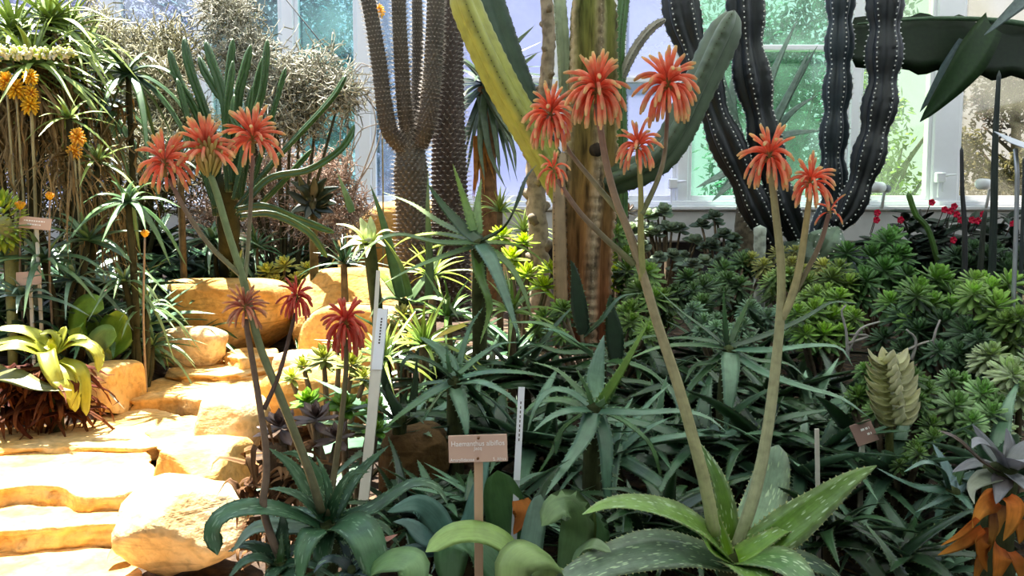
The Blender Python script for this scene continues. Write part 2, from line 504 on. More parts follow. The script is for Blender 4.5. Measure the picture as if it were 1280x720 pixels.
def warty(mb, sp, pts, r, n=90, m=40, turns=13, pitch=.03, amp=.14, col=(.1, .08, .07), ct=None, spl=.02, rnd=1, pair=True, spcol=(.55, .5, .45)):
    """pachypodium stem: spiralling warts that carry short spines"""
    P = catmull(pts, n); T, S, B = frames(P); s = np.linspace(0, 1, n)
    r = np.interp(s, np.linspace(0, 1, len(r)), r) if hasattr(r, '__len__') else np.full(n, float(r))
    arc = np.concatenate([[0], np.cumsum(np.linalg.norm(np.diff(P, axis=0), axis=1))])
    th = np.arange(m) / m * 2 * math.pi
    a = arc[:, None] / pitch
    g = np.cos(turns * th[None, :] * .5 + math.pi * a) * np.cos(turns * th[None, :] * .5 - math.pi * a) if turns % 2 == 0 else 0
    rr = r[:, None] * (1 + amp * (np.abs(g) ** 1.5 - .4))
    V = P[:, None, :] + S[:, None, :] * (rr * np.cos(th))[:, :, None] + B[:, None, :] * (rr * np.sin(th))[:, :, None]
    c0 = np.array(col, float); c1 = c0 if ct is None else np.array(ct)
    C = np.repeat((c0 * (1 - s[:, None]) + c1 * s[:, None])[:, None, :], m, axis=1)
    C = C * (.55 + .75 * np.abs(g) ** 1.0)[:, :, None]
    U = np.zeros((n, m, 3)); U[:, :, 0] = (th * r.mean())[None, :]; U[:, :, 1] = arc[:, None]
    Vv = np.vstack([V.reshape(-1, 3), P[0], P[-1]])
    tr = []
    for i in range(m):
        i2 = (i + 1) % m
        tr += [(n * m, i2, i), (n * m + 1, (n - 1) * m + i, (n - 1) * m + i2)]
    mb.add(Vv, ring_quads(n, m), tr, np.vstack([C.reshape(-1, 3), c0, c1]), np.vstack([U.reshape(-1, 3), U[0, 0], U[-1, 0]]))
    rg = random.Random(rnd)
    rows = int(arc[-1] / pitch * 2)
    for q in range(rows):
        x = min((q * pitch / 2) / arc[-1] * (n - 1), n - 1.01); i = int(x); f = x - i
        p = P[i] * (1 - f) + P[i + 1] * f; rad = (r[i] * (1 - f) + r[i + 1] * f) * (1 + amp * .6)
        for k in range(turns):
            t = (k + (.5 if q % 2 else 0)) / turns * 2 * math.pi
            d = S[i] * math.cos(t) + B[i] * math.sin(t); e = np.cross(T[i], d); c = p + d * rad
            for sg in ((-1, 1) if pair else (0,)):
                dd = nrm(d + e * sg * .35 + T[i] * (.15 + .4 * (rg.random() - .5))) * spl * (.6 + .6 * rg.random())
                z = .0016
                sp.add([c - e * z, c + e * z, c + T[i] * z * 1.6, c + dd], None, [(0, 1, 3), (1, 2, 3), (2, 0, 3)], spcol)
# ------------------------------------------------------------------ plant builders
G1 = srgb(72, 114, 62); G2 = srgb(112, 150, 94)           # mid greens
DK1 = srgb(34, 62, 36); DK2 = srgb(62, 98, 56)            # dark greens
BL1 = srgb(84, 126, 98); BL2 = srgb(132, 170, 136)        # blue greens
LM1 = srgb(120, 150, 40); LM2 = srgb(190, 205, 80)         # lime greens
GR1 = srgb(84, 128, 44); GR2 = srgb(128, 164, 74)

def ground_of(p):
    return np.array([p[0], p[1], soil(p[0], p[1])])

WID = 1.25
def px_leaves(C, leaves, rng, **kw):
    """yield (points, width) of traced leaves; a point is photo pixel plus depth offset from the rosette centre"""
    px, py, d = C
    for lf in leaves:
        w, pts = lf[0], lf[1]
        o = dict(kw); o.update(lf[2] if len(lf) > 2 else {})
        P = [at(a, b, d + c) for a, b, c in pts]
        yield P, w * WID * d / F, o

def aloe(name, label, cat, C, leaves, cb=G1, ct=G2, mat='aloe', split=False, group=None, seed=1, stem=None, stem_r=.018, n=15, **kw):
    rng = random.Random(seed)
    c = at(*C); g = ground_of(c) if stem is None else stem
    root = thing(name, label, cat, g, group)
    if c[2] - g[2] > .015:
        m = MB(); tube(m, [g - V3(0, 0, .02), (g + c) / 2 + V3(rng.uniform(-.01, .01), 0, 0), c], [stem_r * 1.15, stem_r], 8, col=srgb(58, 54, 36), ct=srgb(70, 78, 44), rough=.2)
        m.build('stem', M['bark'], root)
    one = MB()
    for P, w, o in px_leaves(C, leaves, rng, **kw):
        mb = MB() if split else one
        leaf(mb, P, w, cb=o.pop('cb', cb), ct=o.pop('ct', ct), rng=rng, n=n, **o)
        if split: mb.build('leaf', M[mat], root)
    if not split: one.build('leaves', M[mat], root)
    return root

def rnd_leaves(mb, c, n, L, w, rng, el=(5, 75), droop=.5, cb=G1, ct=G2, teeth=0, az=None, prof='aloe', nn=10, **kw):
    for i in range(n):
        a = i * 2.39996 + rng.uniform(-.35, .35) if az is None else rng.uniform(*az)
        t = (i + .5) / n
        e = math.radians(el[0] + (el[1] - el[0]) * t + rng.uniform(-9, 9))
        l = L * rng.uniform(.72, 1.08) * (1 - .28 * t * t)
        dr = droop * rng.uniform(.5, 1.3) * (1 - .5 * t)
        d = V3(math.cos(a), math.sin(a), 0); sd = V3(-d[1], d[0], 0) * rng.uniform(-.12, .12)
        P = []
        for s in (0, .3, .65, 1):
            P.append(c + d * (l * math.cos(e) * s * (1 - .12 * dr * s)) + sd * l * s * s + V3(0, 0, l * (math.sin(e) * s - dr * s * s)))
        for p in P[1:]:
            p[2] = max(p[2], soil(p[0], p[1]) + .006)
        leaf(mb, P, w * rng.uniform(.85, 1.1), cb=cb, ct=ct, teeth=teeth, prof=prof, rng=rng, n=nn, **kw)

def rnd_aloe(name, label, cat, C, n=14, L=.2, w=.025, seed=1, group=None, mat='aloe', cb=G1, ct=G2, stem_r=.015, base=None, skirt=0, **kw):
    rng = random.Random(seed); c = at(*C) if base is None else base + 0
    g = ground_of(c)
    if c[2] < g[2] + .01: c[2] = g[2] + .012
    root = thing(name, label, cat, g, group)
    if c[2] - g[2] > .01:
        m = MB(); tube(m, [g - V3(0, 0, .015), c], [stem_r * 1.2, stem_r], 8, n=5, col=srgb(110, 95, 70), rough=.25); m.build('stem', M['bark'], root)
    mb = MB(); rnd_leaves(mb, c, n, L, w, rng, cb=cb, ct=ct, **kw); mb.build('leaves', M[mat], root)
    if skirt:
        mb = MB()
        h = c[2] - g[2]
        for i in range(skirt):
            z = c[2] - h * rng.random() ** 1.3 * .9; a = rng.uniform(0, 6.28); d = V3(math.cos(a), math.sin(a), 0); l = L * rng.uniform(.5, .95)
            p = V3(c[0], c[1], z)
            pts = [p, p + d * l * .3 + V3(0, 0, -.05 * l), p + d * l * .38 + V3(0, 0, -.5 * l), p + d * l * rng.uniform(.25, .5) + V3(0, 0, -l)]
            for q in pts: q[2] = max(q[2], g[2] + .01)
            leaf(mb, pts, w * .8, cb=srgb(150, 115, 70), ct=srgb(190, 155, 100), rng=rng, n=7, thick=.06, chan=.5)
        mb.build('dry_leaf_skirt', M['dry'], root)
    return root

def rosette(mb, p, axis, R, rng, n=34, cin=GR2, cout=G1, wr=.36, prof='spoon', el=(-12, 82), curl=.12):
    axis = nrm(np.array(axis, float)); a0 = np.cross(axis, V3(.3, 1, .2)); a0 = nrm(a0); b0 = np.cross(axis, a0)
    for i in range(n):
        t = (i + .5) / n; a = i * 2.39996
        e = math.radians(el[0] + (el[1] - el[0]) * t ** 1.15 + rng.uniform(-5, 5))
        rad = a0 * math.cos(a) + b0 * math.sin(a)
        d = rad * math.cos(e) + axis * math.sin(e); up = axis * math.cos(e) - rad * math.sin(e)
        l = R * (1 - .62 * t) * rng.uniform(.9, 1.08)
        c = (cout * (1 - t) + cin * t) * rng.uniform(.8, 1.15)
        small_leaf(mb, p - axis * R * .22 * (1 - t), d, up, l, R * wr * (1 - .45 * t), c, c * 1.12, prof, curl=curl)

def shrub(name, label, cat, rosettes, base=None, cin=GR2, cout=G1, seed=1, group=None, mat='soft', n=32, wr=.38, prof='spoon', stemcol=srgb(120, 105, 85), curl=.12, tilt=.55, stem_r=.009, el=(-12, 82), extra=0):
    """rosettes: (px, py, depth, radius in px)"""
    rng = random.Random(seed)
    more = []
    for a, b, d, r in rosettes:
        for _ in range(extra): more.append((a + rng.uniform(-1.1, 1.1) * r, b + rng.uniform(-.5, 1.3) * r, d + rng.uniform(-.12, .12), r * rng.uniform(.65, .95)))
    rosettes = list(rosettes) + more
    pts = [(at(a, b, d), r * d / F) for a, b, d, r in rosettes]
    if base is None:
        c = sum(p for p, _ in pts) / len(pts); base = ground_of(c)
    root = thing(name, label, cat, base, group)
    st = MB()
    for p, r in pts:
        b = base + V3(rng.uniform(-.02, .02), rng.uniform(-.02, .02), -.015)
        mid = (b * .4 + p * .6) + V3(0, 0, -.05 * abs(p[0] - b[0]))
        tube(st, [b, mid, p - V3(0, 0, r * .3)], [stem_r * 1.3, stem_r * .8], 6, n=7, col=stemcol)
    st.build('branches', M['bark'], root)
    for p, r in pts:
        mb = MB()
        ax = V3((p[0] - base[0]) * tilt * 2 + rng.uniform(-.2, .2), -.42 + rng.uniform(-.2, .2), 1)
        kv = rng.uniform(.7, 1.25)
        rosette(mb, p, ax, r, rng, n=n, cin=cin * kv, cout=cout * kv, wr=wr, prof=prof, curl=curl, el=el)
        mb.build('rosette', M[mat], root)
    return root

def floret(mb, p0, d, L, r, rng, c0, c1, c2, grav=0.):
    d = nrm(d)
    P = [p0]; v = d.copy()
    for k in range(6):
        v = nrm(v + V3(0, 0, -grav)); P.append(P[-1] + v * L / 6)
    P = np.array(P); T, S, B = frames(P); n = 7; m = 6
    rr = r * np.array([.45, .75, 1.0, .92, .95, 1.05, .55])
    th = np.arange(m) / m * 2 * math.pi
    V = P[:, None, :] + S[:, None, :] * (rr[:, None] * np.cos(th))[:, :, None] + B[:, None, :] * (rr[:, None] * np.sin(th))[:, :, None]
    cs = np.array([c0 * .8 + c2 * .1, c0, c0, c1, c1 * .7 + c0 * .3, c1 * .6 + c2 * .4, c2]) * rng.uniform(.85, 1.15)
    C = np.repeat(cs[:, None, :], m, axis=1)
    mb.add(np.vstack([V.reshape(-1, 3), P[-1]]), ring_quads(n, m), [(n * m, 36 + i, 36 + (i + 1) % m) for i in range(m)], np.vstack([C.reshape(-1, 3), c2]))

CORAL = srgb(250, 112, 80); CORAL2 = srgb(252, 156, 122); CREAM = srgb(236, 214, 150)
def flower_head(parent, c, R, n=38, seed=1, axis=(0, 0, 1), c0=CORAL, c1=CORAL2, c2=CREAM, droop=1.0, name='flower_head', full=1.2, rr=.064, open_=0):
    """capitate aloe raceme: upper florets spread up and out, lower ones hang"""
    rng = random.Random(seed); mb = MB(); axis = nrm(np.array(axis, float)); n = int(n * 1.3)
    tube(mb, [c - axis * R * .5, c + axis * R * .12], [R * .07, R * .04], 6, n=4, col=srgb(150, 140, 80))
    for i in range(n):
        t = (i + .5) / n; a = i * 2.39996 + rng.uniform(-.2, .2)
        e = math.radians(-12 + 88 * t ** 1.1 + rng.uniform(-14, 14)) if not open_ else math.radians(5 + 75 * t + rng.uniform(-10, 10))
        p = c + axis * R * (.28 * t - .2)
        d = V3(math.cos(a) * math.cos(e), math.sin(a) * math.cos(e), math.sin(e))
        l = R * (1.02 - .18 * t) * rng.uniform(.85, 1.1) * full
        g = (.62 * (1 - t) ** .9 + .03) * droop * rng.uniform(.7, 1.3)
        q = p + d * l * .16
        tube(mb, [p, q], R * .018, 4, n=2, col=srgb(190, 150, 90), cap=False)
        floret(mb, q, d, l * .86, R * rr * rng.uniform(.85, 1.1), rng, c0, c1, c2, g)
    return mb.build(name, M['petal'], parent)

def stalk(parent, pts, r, name='flower_stalk', col=srgb(120, 128, 84), ct=srgb(136, 104, 84), d=None, bracts=0, seed=0):
    """pts: photo pixel + depth; r in metres (base, tip)"""
    mb = MB(); P = [at(*p) for p in pts]
    tube(mb, P, r, 10, n=6 * len(P), col=col, ct=ct)
    if bracts:
        rng = random.Random(seed); Q = catmull(P, bracts + 2); T = nrm(np.gradient(Q, axis=0))
        for k in range(1, bracts + 1):
            a = k * 2.4; dd = nrm(V3(math.cos(a), math.sin(a), 0)); rr = np.interp(k / bracts, [0, 1], [r[0], r[-1]])
            small_leaf(mb, Q[k] + dd * rr * .8, T[k] + dd * .35, dd, rr * 3.5, rr * 1.6, srgb(168, 150, 110), prof='oval', n=4)
    return mb.build(name, M['stalk'], parent)

# ------------------------------------------------------------------ stones
import bmesh
def rock(name, label, c, size, seed=1, cuts=9, boxy=.55, rot=0., mat='stone', rough=.05, sub=4, cat='rock', group=None, planes=()):
    rng = random.Random(seed)
    bm = bmesh.new(); bmesh.ops.create_icosphere(bm, subdivisions=sub, radius=1)
    v = np.array([x.co[:] for x in bm.verts]); f = np.array([[y.index for y in x.verts] for x in bm.faces]); bm.free()
    v = np.sign(v) * np.abs(v) ** boxy
    for k in range(cuts):
        nn = nrm(np.array([rng.gauss(0, 1), rng.gauss(0, 1), rng.gauss(0, .8)])); dd = rng.uniform(.72, .98)
        x = v @ nn - dd; v = v - np.outer(np.maximum(x, 0) * .92, nn)
    for nn, dd in planes:
        nn = nrm(np.array(nn, float)); x = v @ nn - dd; v = v - np.outer(np.maximum(x, 0) * .95, nn)
    off = Vector((seed * 7.3, seed * 1.7, 0))
    dn = np.array([noise.fractal(Vector(p) * 1.4 + off, 1.0, 2.0, 5) for p in v])
    v = v * (1 + rough * dn)[:, None]
    v = v * np.array(size) * .5
    cr, sr = math.cos(rot), math.sin(rot)
    v = v @ np.array([[cr, sr, 0], [-sr, cr, 0], [0, 0, 1]])
    mb = MB(); mb.add(v + c, None, f)
    o = mb.build(name, M[mat], None, loc=(c[0], c[1], c[2] - size[2] * .5))
    return tag(o, label, cat, group)

def slab(name, label, poly, thick, seed=1, mat='stone', cat='stone slab', group=None, z=None, bulge=.012):
    """poly: photo pixels of the top outline lying on height z"""
    rng = random.Random(seed)
    P = np.array([on_z(a, b, z) for a, b in poly])
    Q = np.vstack([P, P[:1]]); L = np.concatenate([[0], np.cumsum(np.linalg.norm(np.diff(Q, axis=0), axis=1))])
    n = 120; s = np.linspace(0, L[-1], n, endpoint=False)
    R = np.stack([np.interp(s, L, Q[:, k]) for k in range(3)], axis=1)
    for _ in range(2): R = .5 * R + .25 * np.roll(R, 1, 0) + .25 * np.roll(R, -1, 0)
    c = R.mean(0)
    rad = nrm(R - c)
    nz = np.array([noise.fractal(Vector((p[0] * 9, p[1] * 9, seed)), 1.0, 2.0, 4) for p in R])
    R = R + rad * (nz * .018)[:, None]
    rings = []
    def ring(k, dz, jit):
        q = c + (R - c) * k; q[:, 2] = z + dz
        for i in range(n):
            q[i] += rad[i] * jit * noise.fractal(Vector((q[i][0] * 14, q[i][1] * 14, q[i][2] * 26 + seed)), 1.0, 2.0, 4)
            q[i][2] += .008 * noise.fractal(Vector((q[i][0] * 6, q[i][1] * 6, seed)), 1.0, 2.0, 4)
        return q
    for k, dz, j in ((.25, 0, 0), (.5, 0, 0), (.75, 0, 0), (.9, 0, 0), (.985, -.0005, .004), (.998, -.003, .008), (1.0, -.012, .014), (1.0, -.25 * thick, .026), (.998, -.45 * thick, .03), (.99, -.7 * thick, .026), (.98, -.9 * thick, .02), (.96, -thick, .01), (.5, -thick, 0)):
        rings.append(ring(k, dz, j))
    V = np.vstack(rings + [c[None] + V3(0, 0, 0), c[None] - V3(0, 0, thick)])
    m = len(rings)
    tr = []
    for i in range(n):
        i2 = (i + 1) % n
        tr += [(m * n, i, i2), (m * n + 1, (m - 1) * n + i2, (m - 1) * n + i)]
    mb = MB(); mb.add(V, ring_quads(m, n), tr)
    o = mb.build(name, M[mat], None, loc=(c[0], c[1], z - thick))
    fix_normals(o)
    return tag(o, label, cat, group)

def twig_bush(name, label, base, tips, seed=1, segs=2200, thick=.0035, col=srgb(130, 125, 90), ct=srgb(190, 185, 160), spread=.16, cat='bush', leaves=0, lcol=None, step=.045):
    """intricate wiry bush: tips are (px, py, depth, radius_px) clouds the branches reach into"""
    rng = random.Random(seed); root = thing(name, label, cat, base)
    mb = MB(); lf = MB()
    cl = [(at(a, b, d), r * d / F) for a, b, d, r in tips]
    for c, r in cl:
        mid = base * .45 + c * .55 + V3(rng.uniform(-.05, .05), rng.uniform(-.05, .05), 0)
        tube(mb, [base + V3(0, 0, -.02), mid, c], [thick * 3, thick * 1.3], 5, n=8, col=col * .6)
    per = max(1, segs // len(cl))
    for c, r in cl:
        k = 0
        while k < per:
            q = V3(rng.gauss(0, 1), rng.gauss(0, 1), rng.gauss(0, 1)); q = q / np.linalg.norm(q) * rng.random() ** .4 * r * .8
            p = c + q; v = nrm(q + V3(rng.gauss(0, 1), rng.gauss(0, 1), rng.gauss(0, 1)) * r * .7)
            for _ in range(4):
                v = nrm(v + V3(rng.gauss(0, 1), rng.gauss(0, 1), rng.gauss(0, 1)) * .6)
                e = p + v * step * rng.uniform(.5, 1.2)
                cc = col + (ct - col) * rng.random() ** 1.3
                tri(mb, p, e, thick * rng.uniform(.4, .9), cc); k += 1
                if leaves and rng.random() < leaves:
                    w2 = nrm(V3(rng.gauss(0, 1), rng.gauss(0, 1), rng.gauss(0, 1)))
                    small_leaf(lf, e, w2, V3(0, -.3, 1), .014, .007, lcol * rng.uniform(.7, 1.3), prof='oval', n=3)
                if rng.random() < .5:
                    v2 = nrm(v + V3(rng.gauss(0, 1), rng.gauss(0, 1), rng.gauss(0, 1)) * 1.1)
                    tri(mb, e, e + v2 * step * rng.uniform(.3, .7), thick * .4, cc * 1.1); k += 1
                p = e
    mb.build('twigs', M['twig'], root)
    if lf.n: lf.build('foliage', M['soft'], root)
    return root

def tri(mb, a, b, r, col):
    t = nrm(b - a); x = np.cross(t, V3(.3, .5, .8)); x = x / (np.linalg.norm(x) + 1e-9); y = np.cross(t, x)
    o = [x, -.5 * x + .87 * y, -.5 * x - .87 * y]
    V = [a + q * r for q in o] + [b + q * r * .8 for q in o]
    mb.add(V, [(0, 1, 4, 3), (1, 2, 5, 4), (2, 0, 3, 5)], None, col)

def text_mesh(name, body, size, loc, parent, mat, rot=(math.pi / 2, 0, 0), ext=.0004, align='CENTER', sx=1.0):
    cu = bpy.data.curves.new(name, 'FONT'); cu.body = body; cu.size = size; cu.extrude = ext; cu.align_x = align; cu.align_y = 'CENTER'
    t = bpy.data.objects.new(name + '_tmp', cu); COL.objects.link(t)
    dg = bpy.context.evaluated_depsgraph_get()
    me = bpy.data.meshes.new_from_object(t.evaluated_get(dg)); me.name = name
    bpy.data.objects.remove(t); bpy.data.curves.remove(cu)
    me.materials.clear(); me.materials.append(mat)
    o = bpy.data.objects.new(name, me); COL.objects.link(o)
    o.parent = parent; o.location = Vector(loc); o.rotation_euler = rot; o.scale = (sx, 1, 1)
    return o
# ------------------------------------------------------------------ camera, light, world
cam = bpy.data.cameras.new('camera'); co = bpy.data.objects.new('camera', cam); COL.objects.link(co)
co.location = (0, 0, CZ); co.rotation_euler = (math.pi / 2 - PITCH, 0, 0)
cam.sensor_width = 36; cam.lens = 36 * F / 1280; cam.clip_start = .02
SC.camera = co
SUNDIR = Vector((-.25, .3, .92)).normalized()
sl = bpy.data.lights.new('sun', 'SUN'); sl.energy = 20.0; sl.angle = math.radians(.8); sl.color = (1, .95, .86)
so = bpy.data.objects.new('sun', sl); COL.objects.link(so); so.rotation_euler = SUNDIR.to_track_quat('Z', 'Y').to_euler(); so.location = (-3, 4, 6)
w = bpy.data.worlds.new('world'); SC.world = w; w.use_nodes = True
wn = w.node_tree; wn.nodes.clear()
wo = wn.nodes.new('ShaderNodeOutputWorld'); bg = wn.nodes.new('ShaderNodeBackground')
tc = wn.nodes.new('ShaderNodeTexCoord'); sx = wn.nodes.new('ShaderNodeSeparateXYZ'); wn.links.new(tc.outputs['Generated'], sx.inputs[0])
rp = wn.nodes.new('ShaderNodeValToRGB'); e = rp.color_ramp.elements
e[0].position = .0; e[0].color = (.93, .95, 1, 1); e[1].position = .9; e[1].color = (.55, .74, 1, 1)
wn.links.new(sx.outputs[2], rp.inputs[0]); wn.links.new(rp.outputs[0], bg.inputs[0]); wn.links.new(bg.outputs[0], wo.inputs[0])
bg.inputs[1].default_value = 1.2
vs = SC.view_settings; vs.view_transform = 'Standard'; vs.look = 'None'; vs.gamma = 1; vs.use_curve_mapping = False; vs.exposure = 0.55
SC.cycles.max_bounces = 6; SC.cycles.transparent_max_bounces = 12; SC.cycles.sample_clamp_indirect = 4

# ------------------------------------------------------------------ setting
def grid_floor():
    xs = np.linspace(-5, 5, 170); ys = np.linspace(.5, 6.3, 110)
    V = np.array([[x, y, soil(x, y)] for y in ys for x in xs])
    n = len(xs); b = (np.arange(len(ys) - 1)[:, None] * n + np.arange(n - 1)[None]).ravel()
    mb = MB(); mb.add(V, np.stack([b, b + 1, b + n + 1, b + n], 1))
    m, nt, out = new_mat('soil'); L = nt.links.new
    tcn = N(nt, 'ShaderNodeTexCoord'); n1 = N(nt, 'ShaderNodeTexNoise', Scale=22.0, Detail=8.0); L(tcn.outputs['Object'], n1.inputs[0])
    r = ramp(nt, n1.outputs['Fac'], [(.35, tuple(srgb(38, 28, 20))), (.55, tuple(srgb(74, 56, 40))), (.75, tuple(srgb(120, 96, 70)))])
    bs = N(nt, 'ShaderNodeBsdfPrincipled', Roughness=.95); L(r, bs.inputs['Base Color'])
    bp = N(nt, 'ShaderNodeBump', Strength=.8, Distance=.02); L(n1.outputs['Fac'], bp.inputs['Height']); L(bp.outputs[0], bs.inputs['Normal']); L(bs.outputs[0], out.inputs[0])
    return struct(mb.build('floor', m))
grid_floor()
WY = 6.2
def sbox(name, lo, hi, mat, bev=.006, parent=None):
    mb = MB(); box(mb, lo, hi, bev=bev); o = fix_normals(mb.build(name, mat, parent, smooth=False))
    if parent is None: struct(o)
    return o
wb = sbox('wall_back', (-5, WY - .12, .86), (5, WY + .2, 1.10), M['concrete'], .012)
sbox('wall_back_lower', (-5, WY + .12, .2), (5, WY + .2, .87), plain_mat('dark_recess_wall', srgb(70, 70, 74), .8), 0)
sbox('trim_sill', (-5, WY - .15, 1.10), (5, WY + .16, 1.135), M['white'], .008)
sbox('trim_sill_upper', (-5, WY - .09, 1.135), (5, WY + .14, 1.175), M['white'], .008)

def glass_mat(name, tint, haze, hcol, scale=2.2, rip=.0):
    m, nt, out = new_mat(name); L = nt.links.new
    tcn = N(nt, 'ShaderNodeTexCoord')
    n1 = N(nt, 'ShaderNodeTexNoise', Scale=scale, Detail=5.0, Distortion=.8); L(tcn.outputs['Object'], n1.inputs[0])
    f = ramp(nt, n1.outputs['Fac'], [(.3, max(0, haze - .22)), (.7, min(1, haze + .22))])
    t = N(nt, 'ShaderNodeBsdfTransparent'); t.inputs[0].default_value = (*tint, 1)
    tl = N(nt, 'ShaderNodeBsdfTranslucent'); tl.inputs[0].default_value = (*hcol, 1)
    gl = N(nt, 'ShaderNodeBsdfGlossy', Roughness=.05); gl.inputs[0].default_value = (.9, .95, 1, 1)
    a = N(nt, 'ShaderNodeMixShader'); L(f, a.inputs[0]); L(t.outputs[0], a.inputs[1]); L(tl.outputs[0], a.inputs[2])
    b = N(nt, 'ShaderNodeMixShader'); b.inputs[0].default_value = .06; L(a.outputs[0], b.inputs[1]); L(gl.outputs[0], b.inputs[2])
    L(b.outputs[0], out.inputs[0])
    return m
def X(px, y=WY): return (px - 640) / F * y
TOP = 3.6
# mullions: pixel centre, pixel width
MUL = [(-60, 16), (150, 15), (262, 10), (367, 15), (459, 16), (560, 14), (693, 7), (768, 13), (850, 14), (1060, 12), (1173, 32), (1310, 16)]
for k, (p, wd) in enumerate(MUL):
    h = wd * WY / F / 2
    sbox('trim_%d' % (k + 1), (X(p) - h, WY - .05, 1.17), (X(p) + h, WY + .08, TOP), M['white'], .008)
GLASS = [((.72, .74, .95), .02, (.4, .42, .6)), ((.86, .9, 1), .03, (.5, .55, .7)), ((.7, .88, .9), .05, (.35, .46, .5)), ((.66, .88, .92), .06, (.3, .48, .5)),
         ((.7, .78, .92), .2, (.32, .38, .55)), ((.66, .68, .92), .6, (.40, .42, .60)), ((.72, .74, .95), .5, (.42, .44, .62)), ((.72, .74, .95), .55, (.42, .44, .60)),
         ((.7, .92, .8), .05, (.3, .46, .38)), ((.85, .97, .8), .05, (.4, .5, .36)), ((.9, .86, .78), .18, (.38, .36, .3))]
for k in range(len(MUL) - 1):
    a = X(MUL[k][0]) + MUL[k][1] * WY / F / 2; b = X(MUL[k + 1][0]) - MUL[k + 1][1] * WY / F / 2
    fr = MB(); fw = .03
    y0, y1 = WY - .02, WY + .05
    for lo, hi in (((a, y0, 1.175), (a + fw, y1, TOP)), ((b - fw, y0, 1.175), (b, y1, TOP)), ((a + fw, y0, 1.175), (b - fw, y1, 1.215)), ((a + fw, y0, TOP - .05), (b - fw, y1, TOP))):
        box(fr, lo, hi, bev=.004)
    tz = {5: 2.09, 6: 2.09, 7: 2.09, 8: 2.33, 9: 2.36, 10: 2.4}.get(k)
    if tz:
        box(fr, (a + fw, y0, tz - .02), (b - fw, y1, tz + .02), bev=.004)
    wn_ = struct(fix_normals(fr.build('window_%d' % (k + 1), M['white'], smooth=False)))
    g = MB(); box(g, (a + fw * .6, WY + .012, 1.2), (b - fw * .6, WY + .018, TOP - .03))
    t, h, hc = GLASS[k]; t = tuple(q * .84 for q in t); hc = tuple(q * .8 for q in hc)
    g.build('pane', glass_mat('hazy_glass_%d' % (k + 1), t, h, hc), wn_, smooth=False)
sbox('trim_head', (-5, WY - .08, TOP), (5, WY + .1, TOP + .1), M['white'], .01)
# unseen translucent panel, added and cut slantwise to keep sun off the bed
def shade_panel():
    m, nt, out = new_mat('added_translucent_shade'); L = nt.links.new
    tl = N(nt, 'ShaderNodeBsdfTranslucent'); tl.inputs[0].default_value = (.66, .69, .68, 1)
    df = N(nt, 'ShaderNodeBsdfDiffuse'); df.inputs[0].default_value = (.7, .72, .74, 1)
    mx = N(nt, 'ShaderNodeMixShader'); mx.inputs[0].default_value = .5; L(df.outputs[0], mx.inputs[1]); L(tl.outputs[0], mx.inputs[2]); L(mx.outputs[0], out.inputs[0])
    z = 3.75; mb = MB()
    poly = [(-3.44, -1.2), (.26, 6.2), (5, 6.2), (5, -1.2)]
    P = [(x, y, z) for x, y in poly] + [(x, y, z + .01) for x, y in poly]
    mb.add(P, [(0, 1, 2, 3), (7, 6, 5, 4), (0, 4, 5, 1), (1, 5, 6, 2), (2, 6, 7, 3), (3, 7, 4, 0)])
    struct(fix_normals(mb.build('shade_panel', m, smooth=False)))
shade_panel()
DKW = plain_mat('added_dim_wall', srgb(96, 100, 94), .9)  # opaque walls added out of view to cut the fill light
sbox('added_wall_front', (-5, -1.4, 0), (5, -1.2, 3.9), DKW, 0)
sbox('added_wall_left', (-5.1, -1.4, 0), (-5, WY, 2.2), DKW, 0)
sbox('added_wall_right', (5, -1.4, 0), (5.1, WY, 2.2), DKW, 0)
# outdoors
mb = MB(); box(mb, (-9, WY + .3, .1), (9, 16, .3)); struct(mb.build('ground_outside', plain_mat('outdoor_lawn', srgb(120, 150, 90), .9, nscale=6), smooth=False))
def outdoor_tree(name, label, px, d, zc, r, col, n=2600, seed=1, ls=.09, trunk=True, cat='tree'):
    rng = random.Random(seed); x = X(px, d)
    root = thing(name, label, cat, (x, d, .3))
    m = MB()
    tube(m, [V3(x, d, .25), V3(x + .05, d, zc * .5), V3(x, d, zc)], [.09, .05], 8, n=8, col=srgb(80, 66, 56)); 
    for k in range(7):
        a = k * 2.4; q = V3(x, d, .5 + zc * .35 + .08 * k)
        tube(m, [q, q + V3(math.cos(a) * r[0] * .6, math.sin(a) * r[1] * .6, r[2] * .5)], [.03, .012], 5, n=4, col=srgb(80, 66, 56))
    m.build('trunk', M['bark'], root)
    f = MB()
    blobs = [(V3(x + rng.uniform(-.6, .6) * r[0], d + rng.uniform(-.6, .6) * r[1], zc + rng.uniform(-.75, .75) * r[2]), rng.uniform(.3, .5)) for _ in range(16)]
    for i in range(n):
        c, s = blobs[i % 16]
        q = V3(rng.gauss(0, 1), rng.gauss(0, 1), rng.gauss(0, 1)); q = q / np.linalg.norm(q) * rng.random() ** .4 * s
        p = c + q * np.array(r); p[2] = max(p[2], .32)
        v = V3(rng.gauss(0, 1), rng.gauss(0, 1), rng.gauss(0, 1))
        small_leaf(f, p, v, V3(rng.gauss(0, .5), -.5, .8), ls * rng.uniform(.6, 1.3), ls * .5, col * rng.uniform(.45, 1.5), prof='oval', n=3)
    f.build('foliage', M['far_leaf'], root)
    return root
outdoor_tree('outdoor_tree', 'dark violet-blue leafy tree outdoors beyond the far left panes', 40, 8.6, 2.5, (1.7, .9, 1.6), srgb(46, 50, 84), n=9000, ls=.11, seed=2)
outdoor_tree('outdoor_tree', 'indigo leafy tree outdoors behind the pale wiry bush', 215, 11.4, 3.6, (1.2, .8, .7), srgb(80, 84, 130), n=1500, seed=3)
outdoor_tree('outdoor_conifer', 'teal conifer outdoors behind the panes left of the spiny grey stems', 340, 8.4, 2.2, (1.0, .8, 1.9), srgb(36, 104, 108), n=15000, seed=4, ls=.085)
